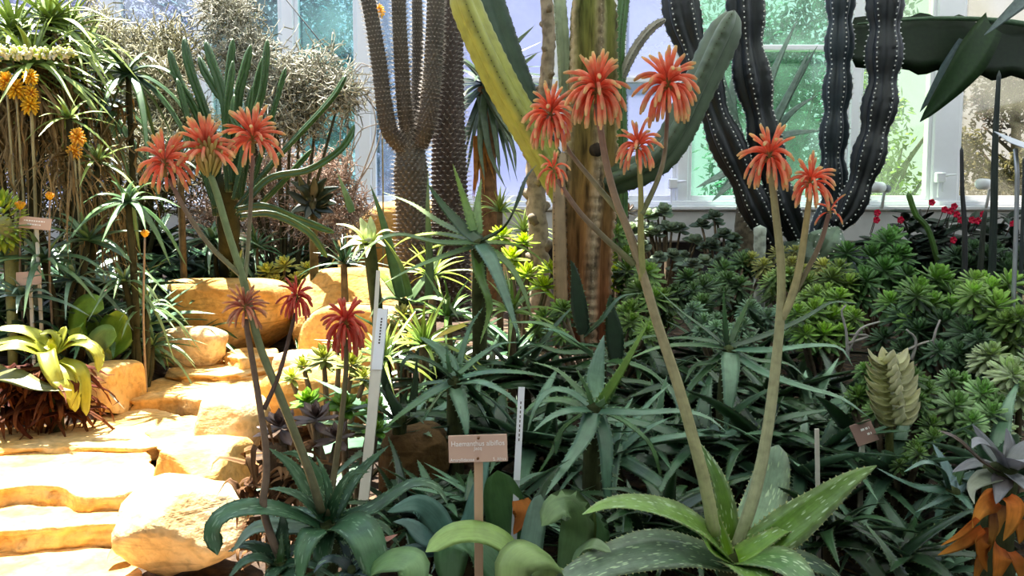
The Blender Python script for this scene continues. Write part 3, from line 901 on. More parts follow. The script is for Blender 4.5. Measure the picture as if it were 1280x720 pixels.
outdoor_tree('outdoor_conifer', 'blue-green conifer outdoors directly behind the spiny grey stems', 450, 10.8, 2.4, (1.1, .8, 1.9), srgb(50, 112, 140), n=14000, seed=5, ls=.085)
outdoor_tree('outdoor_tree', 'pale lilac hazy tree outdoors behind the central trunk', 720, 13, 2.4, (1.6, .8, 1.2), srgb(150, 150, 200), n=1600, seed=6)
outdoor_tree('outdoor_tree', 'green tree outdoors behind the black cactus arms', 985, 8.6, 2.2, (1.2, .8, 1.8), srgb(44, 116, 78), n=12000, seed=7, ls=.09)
outdoor_tree('outdoor_shrub', 'yellow-green shrub outdoors under the banana leaf', 1110, 7.3, 1.3, (.55, .5, 1.0), srgb(140, 170, 60), n=3600, seed=8, ls=.08, cat='shrub')
outdoor_tree('outdoor_shrub', 'olive shrub outdoors behind the pane at the right edge', 1250, 8.6, 1.3, (.75, .5, .8), srgb(110, 108, 66), n=4200, seed=9, ls=.07, cat='shrub')
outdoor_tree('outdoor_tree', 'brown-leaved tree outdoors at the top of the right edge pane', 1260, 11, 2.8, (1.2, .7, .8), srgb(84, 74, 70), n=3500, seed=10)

# window catches, pipe ends, radiator
def catch(px, py, label, d=WY - .08):
    p = at(px, py, d); r = thing('window_catch', label, 'window catch', p)
    m = MB(); box(m, p + V3(-.035, -.03, -.03), p + V3(.035, .03, .045), bev=.008); fix_normals(m.build('housing', M['white'], r, smooth=False))
    m = MB(); tube(m, [p + V3(-.012, -.005, -.03), p + V3(-.012, -.005, -.14)], .008, 8, n=3); tube(m, [p + V3(.02, -.005, -.03), p + V3(.02, -.005, -.10)], .006, 8, n=3); m.build('rod', M['white'], r)
    m = MB(); tube(m, [p + V3(.03, -.02, .02), p + V3(.09, -.06, .025)], [.012, .006], 8, n=4); m.build('lever', M['white'], r)
catch(841, 231, 'small white window catch on the frame beside the grey serrated cactus branch')
catch(1175, 223, 'small white window catch on the wide double mullion')
def pipe_end(px, py, label, d=5.9):
    p = at(px, py, d); r = thing('window_crank', label, 'window crank', p)
    m = MB(); tube(m, [p + V3(-.05, -.02, .0), p + V3(.05, .06, .0)], .04, 14, n=3, col=(1, 1, 1)); m.build('cap', M['white'], r)
    m = MB(); tube(m, [p + V3(.05, .05, 0), p + V3(.11, .09, -.01)], .03, 12, n=3); m.build('collar', M['greymetal'], r)
    m = MB(); tube(m, [p + V3(.08, .07, 0), p + V3(.1, WY - .15 - p[1], 1.12 - p[2])], .012, 8, n=3); m.build('bracket', M['white'], r)
pipe_end(1098, 234, 'rounded white crank end on the sill left of the wide mullion')
pipe_end(1232, 230, 'rounded white crank end on the sill near the right edge')
p = at(1045, 322, WY); rr = thing('radiator', 'grey finned radiator below the pale kerb behind the shrubs', 'radiator', (p[0], WY - .02, .5))
for k in range(22):
    m = MB(); x = p[0] + k * .052; box(m, (x, WY - .06, .5), (x + .03, WY + .08, .76), bev=.012); fix_normals(m.build('fin', M['greymetal'], rr, smooth=False))
m = MB(); tube(m, [V3(p[0] - .1, WY, .8), V3(p[0] + 1.25, WY, .8)], .035, 12, n=4); m.build('pipe', M['greymetal'], rr)
# back stone ledge left of the centre
rock('stone_block', 'yellowish weathered stone block under the window sill behind the pale rosette', V3(X(495, 5.4), 5.4, .79), (.7, .4, .74), 21, 4, .35, rough=.03)
rock('stone_block', 'pale stone block under the sill behind the spiny grey stems', V3(X(590, 5.5), 5.5, .74), (.6, .35, .6), 22, 4, .35, rough=.03, mat='boulder')
# ------------------------------------------------------------------ path stones
slab('stone_slab', 'lowest path slab cut by the bottom edge beside the boulder', [(-90, 690), (20, 684), (110, 676), (150, 684), (176, 706), (180, 760), (-140, 760)], .07, 1, z=.20)
slab('stone_slab', 'narrow path slab just above the lowest one', [(-60, 634), (60, 630), (130, 630), (172, 632), (168, 652), (100, 656), (60, 660), (-80, 672)], .065, 2, z=.255)
slab('stone_slab', 'broad path slab with a scalloped ochre front edge', [(-60, 560), (90, 552), (180, 556), (198, 582), (192, 606), (150, 618), (95, 620), (80, 608), (40, 606), (-80, 620)], .075, 3, z=.30)
slab('paving_stone', 'wide flat paving stone lying beyond the scalloped slab', [(-60, 518), (80, 508), (190, 508), (246, 526), (236, 548), (180, 560), (60, 560), (-80, 566)], .05, 4, z=.315)
slab('paving_stone', 'flat paving stone between the broad slab and white boulder', [(176, 532), (240, 518), (290, 528), (300, 552), (248, 566), (200, 560)], .04, 14, z=.315)
slab('stone_step', 'ochre-fronted step slab streaked with leaf shade', [(156, 489), (200, 472), (262, 462), (330, 464), (345, 480), (300, 494), (272, 503), (220, 497), (160, 500)], .085, 5, z=.355)
slab('paving_stone', 'pale paving stone in front of the big ochre block', [(205, 462), (240, 448), (330, 446), (345, 460), (300, 468), (230, 470)], .04, 15, z=.38)
slab('stone_step', 'small flat ochre step below the tall block', [(282, 442), (300, 434), (345, 434), (352, 446), (300, 450)], .06, 6, z=.42)
rock('boulder', 'rounded pale boulder at the foot of the path beside the dark aloe', at(233, 655, 1.82), (.30, .26, .23), 31, 14, .7, mat='boulder', rough=.06, planes=[((.6, -.6, .5), .72), ((-.5, -.5, .8), .8)])
rock('boulder', 'orange-sided boulder behind the rounded pale one', at(252, 590, 2.15), (.28, .28, .2), 32, 7, .7, rough=.06, planes=[((0, 0, 1), .75), ((-.5, -.8, 0), .7)])
rock('boulder', 'low white boulder above the orange-sided one', at(290, 528, 2.45), (.22, .3, .2), 33, 5, .85, mat='boulder', rough=.04)
rock('boulder', 'brown stone tip at the bottom edge below the pale boulder', V3(-.61, 1.58, .185), (.2, .18, .1), 34, 6, .8, mat='boulder', rough=.05)
rock('stone_block', 'big ochre stone block closing the top of the path', V3(-1.44, 3.95, .53), (.66, .36, .40), 35, 5, .38, rough=.035, rot=-.08)
rock('stone', 'white cracked stone leaning against the big ochre block', V3(-1.42, 3.52, .455), (.30, .2, .18), 36, 9, .6, mat='boulder', rough=.06)
rock('stone_block', 'ochre edging block beside the yellow-green plant', at(136, 484, 2.92), (.21, .28, .18), 37, 5, .45, rough=.04, rot=.1)
rock('stone_block', 'large tan stone block right of the path top', V3(-.78, 3.95, .56), (.62, .4, .44), 38, 8, .5, rough=.05)
rock('stone', 'tan boulder between the path top and the pale rod', V3(-.62, 3.3, .50), (.5, .34, .34), 39, 8, .6, rough=.06)
rock('stone', 'pale stone in front of the tan boulder', V3(-.80, 3.1, .41), (.26, .2, .2), 40, 7, .6, rough=.06, mat='boulder')
rock('stone', 'ochre stone under the coral blooms behind the lime plants', V3(-.66, 2.75, .40), (.42, .3, .26), 42, 7, .6, rough=.06)
rock('stone', 'brown rock low behind the name label', V3(-.255, 2.0, .38), (.2, .2, .22), 41, 7, .6, mat='brownrock', rough=.08)
# ------------------------------------------------------------------ foreground, traced plants
def moved(pts, dx=0, dy=0): return [(a + dx, b + dy, c) for a, b, c in pts]
FLG = srgb(120, 160, 60); FLG2 = srgb(150, 190, 100)
# the big spotted aloe
big = aloe('spotted_aloe', 'large pale-spotted green aloe with toothed leaves at the bottom edge bearing two coral flower stalks', 'aloe', (918, 692, 1.45), [
    (46, [(916, 698, 0), (868, 656, -.05), (815, 634, -.10), (765, 630, -.14), (728, 643, -.17)], {'prof': 'spear'}),
    (60, [(905, 702, -.01), (840, 690, -.08), (770, 702, -.14), (712, 726, -.19), (660, 770, -.22)], {'prof': 'spear', 'cb': srgb(70, 110, 60), 'ct': srgb(150, 170, 150)}),
    (30, [(912, 690, .01), (908, 645, .03), (895, 595, .05), (872, 551, .07)], {'prof': 'spear', 'cb': srgb(120, 165, 40), 'ct': srgb(110, 150, 80), 'hint': (.5, -1, .3)}),
    (46, [(926, 692, .05), (944, 655, .10), (960, 612, .15), (973, 556, .18)], {'prof': 'strap', 'cb': srgb(110, 150, 90), 'ct': srgb(165, 190, 165), 'hint': (-.3, -1, .4)}),
    (46, [(920, 700, 0), (968, 672, -.03), (1022, 632, -.04), (1062, 601, -.05), (1096, 582, -.05)], {'prof': 'spear', 'cb': srgb(110, 160, 40), 'ct': srgb(130, 165, 90), 'hint': (-.25, -.8, .7)}),
    (56, [(922, 704, -.03), (955, 700, -.10), (995, 715, -.17), (1030, 760, -.21)], {'prof': 'spear', 'cb': srgb(96, 140, 60), 'ct': srgb(120, 160, 110)}),
    (44, [(915, 704, -.03), (935, 712, -.12), (955, 740, -.2), (965, 790, -.24)], {'prof': 'spear'}),
    (16, [(911, 694, -.015), (900, 660, -.01), (889, 622, 0)], {'cb': srgb(130, 170, 40), 'ct': srgb(120, 160, 60), 'hint': (.5, -1, .3)}),
    (30, [(922, 696, -.02), (945, 684, -.03), (970, 668, -.035), (1000, 655, -.03)], {'cb': srgb(130, 175, 50), 'ct': srgb(120, 160, 70)}),
    (34, [(912, 702, -.03), (892, 690, -.07), (880, 672, -.08), (870, 662, -.08)], {'cb': srgb(120, 165, 45), 'ct': srgb(140, 180, 80)}),
    (44, [(930, 700, .04), (985, 700, .08), (1030, 712, .09), (1065, 740, .08)], {'prof': 'spear', 'cb': srgb(60, 96, 56), 'ct': srgb(96, 130, 100)}),
], cb=FLG, ct=FLG2, mat='spotted', split=True, seed=3, n=20, teeth=.012, thick=.11, chan=.2, margin=.25, stem_r=.025, tcol=srgb(200, 205, 140))
s1 = stalk(big, [(893, 668, 1.44), (880, 600, 1.44), (850, 490, 1.45), (822, 405, 1.46), (804, 345, 1.47), (786, 290, 1.47), (770, 250, 1.47), (757, 200, 1.47), (746, 130, 1.47)], (.0125, .0055), col=srgb(176, 180, 128), ct=srgb(140, 104, 90), name='flower_stalk')
def sub_stalk(par, pts, r=(.0055, .0035), col=srgb(120, 124, 84), ct=srgb(130, 96, 84), name='side_stalk'):
    return stalk(par, pts, r, name=name, col=col, ct=ct)
def Rm(px, d): return px * d / F
flower_head(s1, at(746, 112, 1.47), Rm(42, 1.47), 54, 1)
b = sub_stalk(s1, [(803, 350, 1.47), (801, 290, 1.46), (801, 240, 1.455), (798, 192, 1.45)], (.007, .004), srgb(150, 150, 90), srgb(150, 140, 80)); flower_head(s1, at(797, 183, 1.45), Rm(32, 1.45), 24, 2, open_=1)
sub_stalk(s1, [(802, 268, 1.455), (822, 225, 1.47), (831, 190, 1.49), (835, 128, 1.5)]); flower_head(s1, at(835, 106, 1.5), Rm(42, 1.5), 44, 3)
sub_stalk(s1, [(778, 270, 1.47), (740, 225, 1.5), (712, 190, 1.52), (694, 160, 1.52)]); flower_head(s1, at(688, 143, 1.52), Rm(37, 1.52), 36, 4)
sub_stalk(s1, [(792, 330, 1.47), (750, 292, 1.43), (722, 262, 1.41), (697, 225, 1.40)], (.006, .004)); flower_head(s1, at(692, 212, 1.40), Rm(25, 1.4), 15, 5, droop=1.4)
s2 = stalk(big, [(920, 688, 1.46), (945, 610, 1.46), (962, 520, 1.47), (975, 400, 1.48), (976, 330, 1.48), (970, 270, 1.48), (963, 210, 1.48)], (.0125, .006), col=srgb(186, 190, 150), ct=srgb(150, 140, 96))
flower_head(s2, at(962, 195, 1.48), Rm(37, 1.48), 34, 6)
sub_stalk(s2, [(977, 398, 1.48), (988, 375, 1.47), (1000, 330, 1.46), (1013, 240, 1.45)], (.008, .005), srgb(170, 165, 120), srgb(160, 140, 90)); flower_head(s2, at(1013, 228, 1.45), Rm(33, 1.45), 26, 7, open_=1)
sub_stalk(s2, [(982, 386, 1.48), (1005, 345, 1.47), (1025, 305, 1.465), (1036, 268, 1.46)], (.006, .004)); flower_head(s2, at(1038, 262, 1.46), Rm(22, 1.46), 6, 8, droop=.6)

WID = 1.0
# dark aloe at left front
la = aloe('dark_aloe', 'dark green faintly spotted aloe between the boulder and the name label', 'aloe', (412, 655, 1.5), [
    (30, [(408, 645, .02), (385, 610, .04), (362, 580, .05), (336, 560, .05)], {'cb': srgb(84, 130, 84), 'ct': srgb(104, 140, 104), 'hint': (.4, -1, .5)}),
    (30, [(408, 642, .02), (396, 600, .05), (376, 570, .06), (352, 566, .06)], {'hint': (.4, -1, .5), 'cb': srgb(84, 130, 84)}),
    (24, [(405, 648, 0), (376, 622, -.02), (350, 612, -.03), (336, 611, -.02)], {}),
    (32, [(402, 660, -.01), (360, 642, -.06), (318, 636, -.10), (284, 643, -.12), (267, 662, -.13), (272, 694, -.13)], {'prof': 'strap'}),
    (26, [(418, 645, .01), (440, 604, .04), (462, 578, .06), (486, 557, .07)], {'hint': (-.4, -1, .5)}),
    (22, [(412, 650, 0), (424, 615, -.02), (440, 592, -.03), (462, 590, -.04)], {'hint': (-.4, -1, .5)}),
    (34, [(416, 655, 0), (468, 636, -.03), (515, 606, -.05), (545, 609, -.06), (560, 632, -.07)], {'prof': 'spear'}),
    (46, [(414, 660, -.02), (436, 656, -.08), (458, 676, -.14), (470, 724, -.17)], {'prof': 'strap'}),
    (38, [(408, 662, -.02), (392, 668, -.09), (380, 690, -.13), (374, 735, -.16)], {'prof': 'spear'}),
    (24, [(420, 655, .03), (446, 640, .08), (470, 640, .12), (490, 655, .14)], {}),
    (16, [(411, 652, 0), (412, 620, .0), (405, 590, .01), (395, 570, .02)], {'hint': (.2, -1, .3)}),
    (30, [(410, 664, -.02), (404, 680, -.07), (402, 705, -.10), (396, 740, -.11)], {'prof': 'spear'}), (30, [(420, 662, -.01), (436, 676, -.05), (440, 700, -.08), (436, 740, -.09)], {'prof': 'spear'}),
    (24, [(422, 656, .02), (452, 652, .03), (480, 660, .02), (500, 684, 0)], {}), (24, [(402, 656, .03), (372, 640, .07), (340, 645, .08), (322, 668, .08)], {}),
    (36, [(400, 662, 0), (360, 660, -.03), (318, 662, -.05), (290, 690, -.07)], {'prof': 'spear', 'cb': srgb(110, 145, 120), 'ct': srgb(140, 165, 140)}),
], cb=srgb(44, 84, 54), ct=srgb(84, 122, 84), mat='spotdark', split=True, seed=4, n=18, teeth=.011, thick=.12, chan=.25, stem_r=.02)
ls = stalk(la, [(402, 640, 1.49), (385, 585, 1.48), (352, 500, 1.47), (324, 430, 1.47), (304, 350, 1.47), (285, 290, 1.47), (272, 245, 1.47), (262, 215, 1.47)], (.0085, .006), col=srgb(112, 104, 78), ct=srgb(130, 150, 100))
OR2 = srgb(238, 120, 92)
flower_head(ls, at(257, 185, 1.47), Rm(38, 1.47), 30, 11, c0=OR2, droop=.45, open_=1)
m_ = MB(); rg = random.Random(5)
for k in range(46):                      # closed straw-coloured buds under the open florets
    t = k / 46; a = k * 2.4; c = at(262, 222 - 30 * t, 1.47); d = nrm(V3(math.cos(a) * .5, math.sin(a) * .5, 1)); floret(m_, c + V3(math.cos(a), math.sin(a), 0) * .008, d, .034, .0032, rg, srgb(190, 170, 90), srgb(200, 176, 96), srgb(210, 180, 120))
m_.build('bud_cluster', M['petal'], ls)
sub_stalk(ls, [(302, 345, 1.47), (265, 310, 1.45), (235, 268, 1.44), (212, 225, 1.44)], (.005, .004)); flower_head(ls, at(206, 203, 1.44), Rm(36, 1.44), 30, 12, c0=OR2, droop=.7, c2=srgb(224, 190, 110))
sub_stalk(ls, [(306, 352, 1.47), (310, 310, 1.5), (313, 260, 1.52), (316, 195, 1.53)], (.0045, .0035)); flower_head(ls, at(316, 172, 1.53), Rm(38, 1.53), 32, 13, c0=OR2, droop=.6, open_=1)
RED = srgb(222, 84, 68)
ls2 = stalk(la, [(410, 645, 1.5), (418, 590, 1.52), (426, 530, 1.53), (432, 470, 1.54), (433, 425, 1.54)], (.0065, .0045), col=srgb(120, 110, 84), ct=srgb(104, 96, 60)); flower_head(ls2, at(432, 405, 1.54), Rm(34, 1.54), 40, 14, c0=RED, c1=srgb(226, 104, 84), c2=srgb(214, 130, 110), droop=1.3)
# small dark aloe with the crooked stalk
sa = aloe('dark_aloe', 'small dark aloe at the bottom edge whose crooked brown stalk passes the boulder', 'aloe', (352, 702, 1.42), [
    (26, [(352, 702, 0), (352, 675, .01), (354, 655, .02), (352, 636, .02)], {'hint': (.2, -1, .3)}),
    (12, [(350, 704, -.01), (352, 685, -.01), (352, 664, -.01)], {'hint': (.2, -1, .3), 'cb': srgb(80, 120, 60)}),
    (20, [(356, 704, -.01), (385, 705, -.04), (405, 714, -.06), (425, 724, -.07)], {}),
    (28, [(346, 706, 0), (326, 698, -.03), (304, 703, -.06), (284, 725, -.08)], {}),
    (28, [(346, 702, .01), (322, 685, .02), (302, 682, .02), (285, 690, .02)], {}),
    (26, [(350, 708, -.02), (338, 722, -.07), (330, 750, -.1)], {}), (26, [(356, 708, -.02), (366, 724, -.07), (372, 750, -.1)], {}),
    (18, [(356, 700, .01), (372, 680, .02), (380, 660, .02)], {}),
], cb=srgb(40, 74, 52), ct=srgb(74, 106, 76), mat='spotdark', split=True, seed=6, n=14, teeth=.009, chan=.2)
aloe('dark_aloe', 'low dark toothed aloe offset cut by the bottom edge below the pinkish fallen leaf', 'aloe', (440, 712, 1.38), [
    (24, [(440, 712, 0), (420, 700, -.01), (404, 702, -.02), (392, 716, -.03)], {}), (24, [(442, 710, 0), (462, 694, 0), (484, 690, 0), (506, 700, -.01)], {}), (24, [(440, 716, -.01), (430, 722, -.04), (420, 740, -.06)], {}),
    (24, [(444, 716, -.01), (456, 716, -.04), (470, 728, -.06)], {}), (22, [(440, 710, .02), (434, 690, .04), (424, 676, .05)], {'hint': (.2, -1, .4)}), (22, [(442, 710, .02), (450, 690, .04), (462, 680, .05)], {'hint': (-.2, -1, .4)})],
    cb=srgb(38, 62, 56), ct=srgb(84, 104, 108), mat='spotdark', split=True, seed=7, n=14, teeth=.009, chan=.2)
ss = stalk(sa, [(351, 700, 1.42), (338, 668, 1.42), (329, 632, 1.42), (333, 590, 1.43), (331, 550, 1.44), (322, 490, 1.45), (312, 430, 1.46), (307, 400, 1.46)], (.0075, .005), col=srgb(128, 108, 92), ct=srgb(110, 88, 70))
flower_head(ss, at(306, 383, 1.46), Rm(26, 1.46), 30, 15, c0=srgb(196, 116, 96), c1=srgb(206, 140, 110), c2=srgb(220, 180, 140), droop=.5)
sub_stalk(ss, [(330, 512, 1.45), (348, 470, 1.47), (362, 420, 1.5), (369, 392, 1.5)], (.0045, .0035), srgb(100, 80, 70), srgb(90, 64, 50)); flower_head(ss, at(371, 372, 1.5), Rm(25, 1.5), 32, 16, c0=srgb(208, 70, 60), c1=srgb(216, 96, 80), c2=srgb(214, 130, 110), droop=1.3)

WID = 1.25
# broad strap-leaved plant under the label
HB, HT = srgb(104, 142, 92), srgb(140, 170, 116)
aloe('strap_leaf_lily', 'broad smooth strap-leaved bulb plant curling around the label post', 'bulb plant', (652, 735, 1.36), [
    (34, [(652, 735, 0), (640, 690, -.03), (606, 668, -.05), (568, 668, -.07), (532, 690, -.09)], {'cb': srgb(150, 180, 96), 'ct': srgb(160, 190, 110)}),
    (44, [(640, 740, .03), (600, 690, .05), (568, 680, .03), (562, 735, .02)], {'cb': srgb(70, 112, 74), 'ct': srgb(90, 130, 84)}),
    (36, [(706, 745, .03), (717, 690, .03), (722, 652, .02), (712, 631, -.01), (693, 636, -.04), (677, 658, -.055)], {'prof': 'strap', 'hint': (-.25, -1, .55)}),
    (30, [(718, 745, .05), (726, 690, .05), (732, 650, .04), (734, 634, .03)], {'hint': (.3, -1, .2), 'cb': srgb(84, 116, 64), 'ct': srgb(120, 140, 70)}),
    (48, [(690, 742, -.03), (688, 700, -.07), (664, 690, -.11), (643, 704, -.13), (640, 745, -.14)], {'cb': srgb(150, 180, 110), 'ct': srgb(160, 186, 116)}),
    (28, [(668, 735, .06), (664, 690, .08), (670, 650, .09), (676, 618, .09)], {'cb': srgb(110, 146, 130), 'ct': srgb(136, 166, 146), 'hint': (-.4, -1, .3)}),
    (52, [(650, 725, .12), (640, 670, .15), (630, 625, .15), (622, 588, .14)], {'cb': srgb(56, 96, 60), 'ct': srgb(84, 126, 70), 'hint': (-.2, -1, .2)}),
    (18, [(716, 720, .0), (726, 690, -.02), (742, 680, -.04), (764, 690, -.05)], {'cb': srgb(150, 184, 130), 'ct': srgb(170, 196, 150)}),
    (40, [(712, 735, .06), (736, 690, .1), (742, 660, .11), (738, 640, .11)], {'cb': srgb(50, 84, 50), 'ct': srgb(70, 106, 60)}),
], cb=HB, ct=HT, mat='strap', split=True, seed=8, n=18, prof='strap', thick=.06, chan=.1, stem_r=.03)
aloe('strap_leaf_lily', 'low strap-leaved plant with a broad folded leaf cut by the bottom edge', 'bulb plant', (462, 735, 1.33), [
    (40, [(462, 740, 0), (470, 712, -.02), (492, 702, -.05), (516, 708, -.08), (514, 745, -.1)], {}),
    (40, [(500, 740, .03), (520, 735, .04), (545, 742, .03)], {}), (34, [(455, 742, .02), (430, 730, .03), (400, 745, .03)], {}),
], cb=srgb(120, 160, 100), ct=srgb(140, 176, 120), mat='strap', split=True, seed=9, prof='strap', thick=.06, n=16)
aloe('blue_strap_lily', 'blue-green folded strap leaves between the dark aloe and the label post', 'bulb plant', (560, 680, 1.5), [
    (34, [(560, 682, 0), (545, 650, .02), (522, 631, .02), (484, 640, 0)], {'hint': (-.3, -1, .6)}),
    (30, [(556, 684, 0), (530, 672, -.02), (510, 655, -.02), (492, 652, -.02)], {'cb': srgb(60, 100, 104)}),
    (26, [(566, 682, .01), (590, 650, .03), (600, 610, .04), (612, 560, .05)], {}),
    (24, [(552, 688, 0), (520, 690, -.03), (490, 694, -.05), (470, 705, -.06)], {'cb': srgb(70, 100, 96)}),
    (22, [(570, 690, 0), (590, 680, 0), (605, 685, 0)], {}),
], cb=srgb(74, 124, 112), ct=srgb(120, 160, 146), mat='strap', split=True, seed=10, prof='spear', thick=.07, n=15)

# middle aloes, traced
T = dict(teeth=.016, thick=.2, chan=.12)
aloe('hybrid_aloe', 'tall star-shaped aloe with thick arching toothed leaves beside the spiny grey stems', 'aloe', (599, 302, 2.6), [
    (15, [(598, 303, 0), (548, 303, -.08), (500, 293, -.15), (468, 303, -.2), (446, 328, -.22)], {'cb': srgb(52, 88, 44)}),
    (17, [(597, 300, 0), (580, 286, .05), (556, 260, .08), (534, 229, .08)], {'cb': srgb(40, 72, 40), 'ct': srgb(60, 96, 50), 'hint': (.5, -1, .2)}),
    (11, [(592, 288, .04), (582, 255, .07), (566, 205, .08)], {'hint': (.3, -1, .2), 'ct': srgb(150, 180, 90)}),
    (12, [(597, 292, .04), (597, 255, .1), (602, 223, .12)], {'hint': (.1, -1, .2), 'ct': srgb(170, 200, 130)}),
    (13, [(600, 301, 0), (628, 285, -.05), (646, 255, -.09), (658, 222, -.1), (671, 206, -.1)], {'cb': srgb(40, 66, 36), 'ct': srgb(44, 66, 36)}),
    (18, [(600, 305, -.02), (614, 326, -.12), (630, 365, -.2), (650, 425, -.26)], {'cb': srgb(90, 128, 104), 'ct': srgb(110, 146, 120)}),
    (11, [(592, 308, 0), (550, 322, -.1), (515, 336, -.17), (480, 354, -.2)], {}),
    (11, [(588, 296, .02), (550, 278, .1), (515, 255, .16), (478, 240, .2)], {'ct': srgb(170, 190, 140)}),
    (13, [(588, 305, .03), (555, 305, .15), (520, 320, .22), (490, 345, .25)], {'cb': LM1, 'ct': LM2}),
    (13, [(595, 312, 0), (600, 345, -.04), (612, 385, -.05), (600, 430, -.06)], {}),
    (12, [(606, 303, 0), (640, 305, .08), (668, 318, .12), (690, 340, .14)], {'cb': LM1, 'ct': GR2}),
    (12, [(604, 306, 0), (635, 330, -.04), (655, 365, -.06), (665, 400, -.07)], {}),
    (11, [(590, 300, .03), (545, 292, .12), (505, 300, .16), (470, 330, .2)], {'cb': GR1, 'ct': LM2}),
], cb=GR1, ct=srgb(140, 170, 96), seed=11, split=True, stem_r=.022, **T)
aloe('hybrid_aloe', 'bluish aloe left of centre with a broad pale upright leaf above the label', 'aloe', (569, 475, 2.0), [
    (19, [(567, 470, .02), (560, 450, .04), (546, 434, .05), (524, 421, .05)], {'cb': BL1, 'ct': BL2, 'hint': (.4, -1, .4)}),
    (14, [(566, 473, 0), (540, 453, -.04), (514, 446, -.07), (503, 455, -.08), (501, 474, -.08)], {'cb': DK1, 'ct': DK2}),
    (15, [(564, 478, 0), (535, 494, -.07), (505, 515, -.13), (474, 541, -.17)], {'cb': BL1, 'ct': GR1}),
    (19, [(569, 482, -.01), (576, 505, -.06), (582, 530, -.1), (584, 552, -.12)], {'cb': BL2, 'ct': BL1}),
    (13, [(573, 473, 0), (610, 465, -.04), (655, 466, -.07), (695, 474, -.08)], {'cb': BL1, 'ct': G1}),
    (9, [(571, 470, .03), (578, 440, .06), (588, 408, .09), (604, 384, .1)], {'hint': (-.4, -1, .2)}),
    (13, [(574, 478, -.01), (602, 478, -.08), (632, 492, -.14), (660, 518, -.18)], {'cb': BL2, 'ct': BL1}),
    (6, [(563, 466, .01), (560, 450, .01), (558, 430, .02)], {'hint': (.2, -1, .2)}),
    (10, [(566, 482, 0), (552, 492, .03), (535, 515, .05), (521, 545, .06)], {'cb': BL2}),
    (10, [(572, 468, .02), (600, 445, .06), (625, 430, .1), (650, 428, .12)], {}),
    (9, [(566, 476, .02), (530, 480, .06), (500, 490, .1), (480, 512, .1)], {'cb': DK2}),
    (10, [(570, 480, .03), (595, 500, .06), (612, 530, .05)], {}),
], cb=G1, ct=BL1, seed=12, split=True, stem_r=.02, **T)
aloe('hybrid_aloe', 'toothed green aloe behind the clear rod, star-shaped with a broad pale blue leaf', 'aloe', (743, 508, 1.85), [
    (21, [(747, 503, .03), (744, 478, .05), (748, 448, .06), (755, 419, .06)], {'cb': BL2, 'ct': srgb(150, 186, 170), 'hint': (.1, -1, .2), 'prof': 'spear'}),
    (13, [(748, 507, 0), (768, 478, -.04), (790, 440, -.07), (813, 397, -.09)], {'cb': GR1, 'ct': GR2, 'hint': (-.6, -1, .4)}),
    (11, [(738, 505, .02), (718, 482, .04), (695, 462, .05), (664, 452, .05)], {'cb': G1, 'ct': G2}),
    (15, [(737, 512, -.01), (710, 514, -.06), (688, 522, -.09), (666, 540, -.12)], {'cb': BL1, 'ct': BL2}),
    (15, [(750, 514, -.02), (800, 516, -.07), (850, 514, -.11), (885, 522, -.14), (908, 540, -.15)], {'cb': BL1, 'ct': BL2}),
    (7, [(740, 506, 0), (733, 485, .0), (719, 459, .0)], {'hint': (.4, -1, .2)}),
    (8, [(746, 508, -.01), (762, 496, -.02), (777, 469, -.02)], {'hint': (-.4, -1, .2)}),
    (13, [(738, 508, .01), (712, 490, .01), (688, 488, 0), (670, 508, -.02), (659, 540, -.03)], {'cb': BL1, 'ct': BL2}),
    (21, [(741, 516, -.02), (730, 548, -.09), (706, 584, -.15), (682, 619, -.19)], {'cb': BL1, 'ct': BL2}),
    (18, [(748, 518, -.01), (757, 555, -.06), (759, 610, -.11), (766, 672, -.14)], {'cb': BL1, 'ct': srgb(70, 106, 84)}),
    (12, [(750, 512, .02), (785, 530, .06), (815, 560, .07), (832, 620, .06)], {}),
    (12, [(738, 512, .03), (705, 535, .08), (690, 565, .08), (668, 600, .08)], {}),
    (14, [(734, 510, .02), (700, 500, .05), (668, 505, .06), (646, 530, .06)], {'cb': G1}),
], cb=G1, ct=G2, seed=13, split=True, stem_r=.02, **T)
aloe('hybrid_aloe', 'dark toothed aloe between the two tall pale flower stalks', 'aloe', (911, 435, 2.1), [
    (12, [(908, 435, 0), (870, 431, -.05), (825, 434, -.09), (785, 449, -.12)], {'cb': DK1, 'ct': G2}),
    (8, [(908, 432, .02), (906, 400, .03), (904, 358, .04)], {'hint': (.1, -1, .2), 'cb': DK1}),
    (9, [(912, 430, .03), (924, 402, .05), (941, 366, .06)], {'hint': (-.4, -1, .2), 'ct': G2}),
    (10, [(906, 432, .01), (882, 412, .0), (850, 388, -.02), (818, 358, -.04)], {'cb': DK1, 'ct': G2}),
    (12, [(914, 433, 0), (955, 420, -.02), (1005, 398, -.04), (1040, 378, -.05), (1072, 380, -.05)], {'cb': DK1, 'ct': DK2}),
    (14, [(916, 436, -.01), (962, 438, -.06), (1015, 432, -.1), (1050, 435, -.12), (1066, 458, -.13)], {'cb': BL1, 'ct': BL2}),
    (21, [(913, 441, -.02), (913, 470, -.08), (911, 505, -.12), (906, 542, -.14)], {'cb': BL2, 'ct': BL1}),
    (11, [(908, 438, 0), (890, 452, -.04), (868, 458, -.06), (856, 478, -.08)], {'cb': DK1, 'ct': G1}),
    (15, [(916, 440, -.01), (955, 466, -.08), (1005, 484, -.14), (1050, 497, -.17), (1087, 522, -.19)], {'cb': BL1, 'ct': BL2}),
    (12, [(906, 430, .03), (880, 425, .08), (850, 422, .12), (820, 425, .14)], {}),
    (12, [(916, 436, .03), (945, 450, .08), (985, 455, .1), (1010, 475, .1)], {}),
    (12, [(906, 440, -.01), (880, 465, -.05), (860, 490, -.07), (850, 530, -.07)], {}),
], cb=DK2, ct=G1, seed=14, split=True, stem_r=.02, **T)
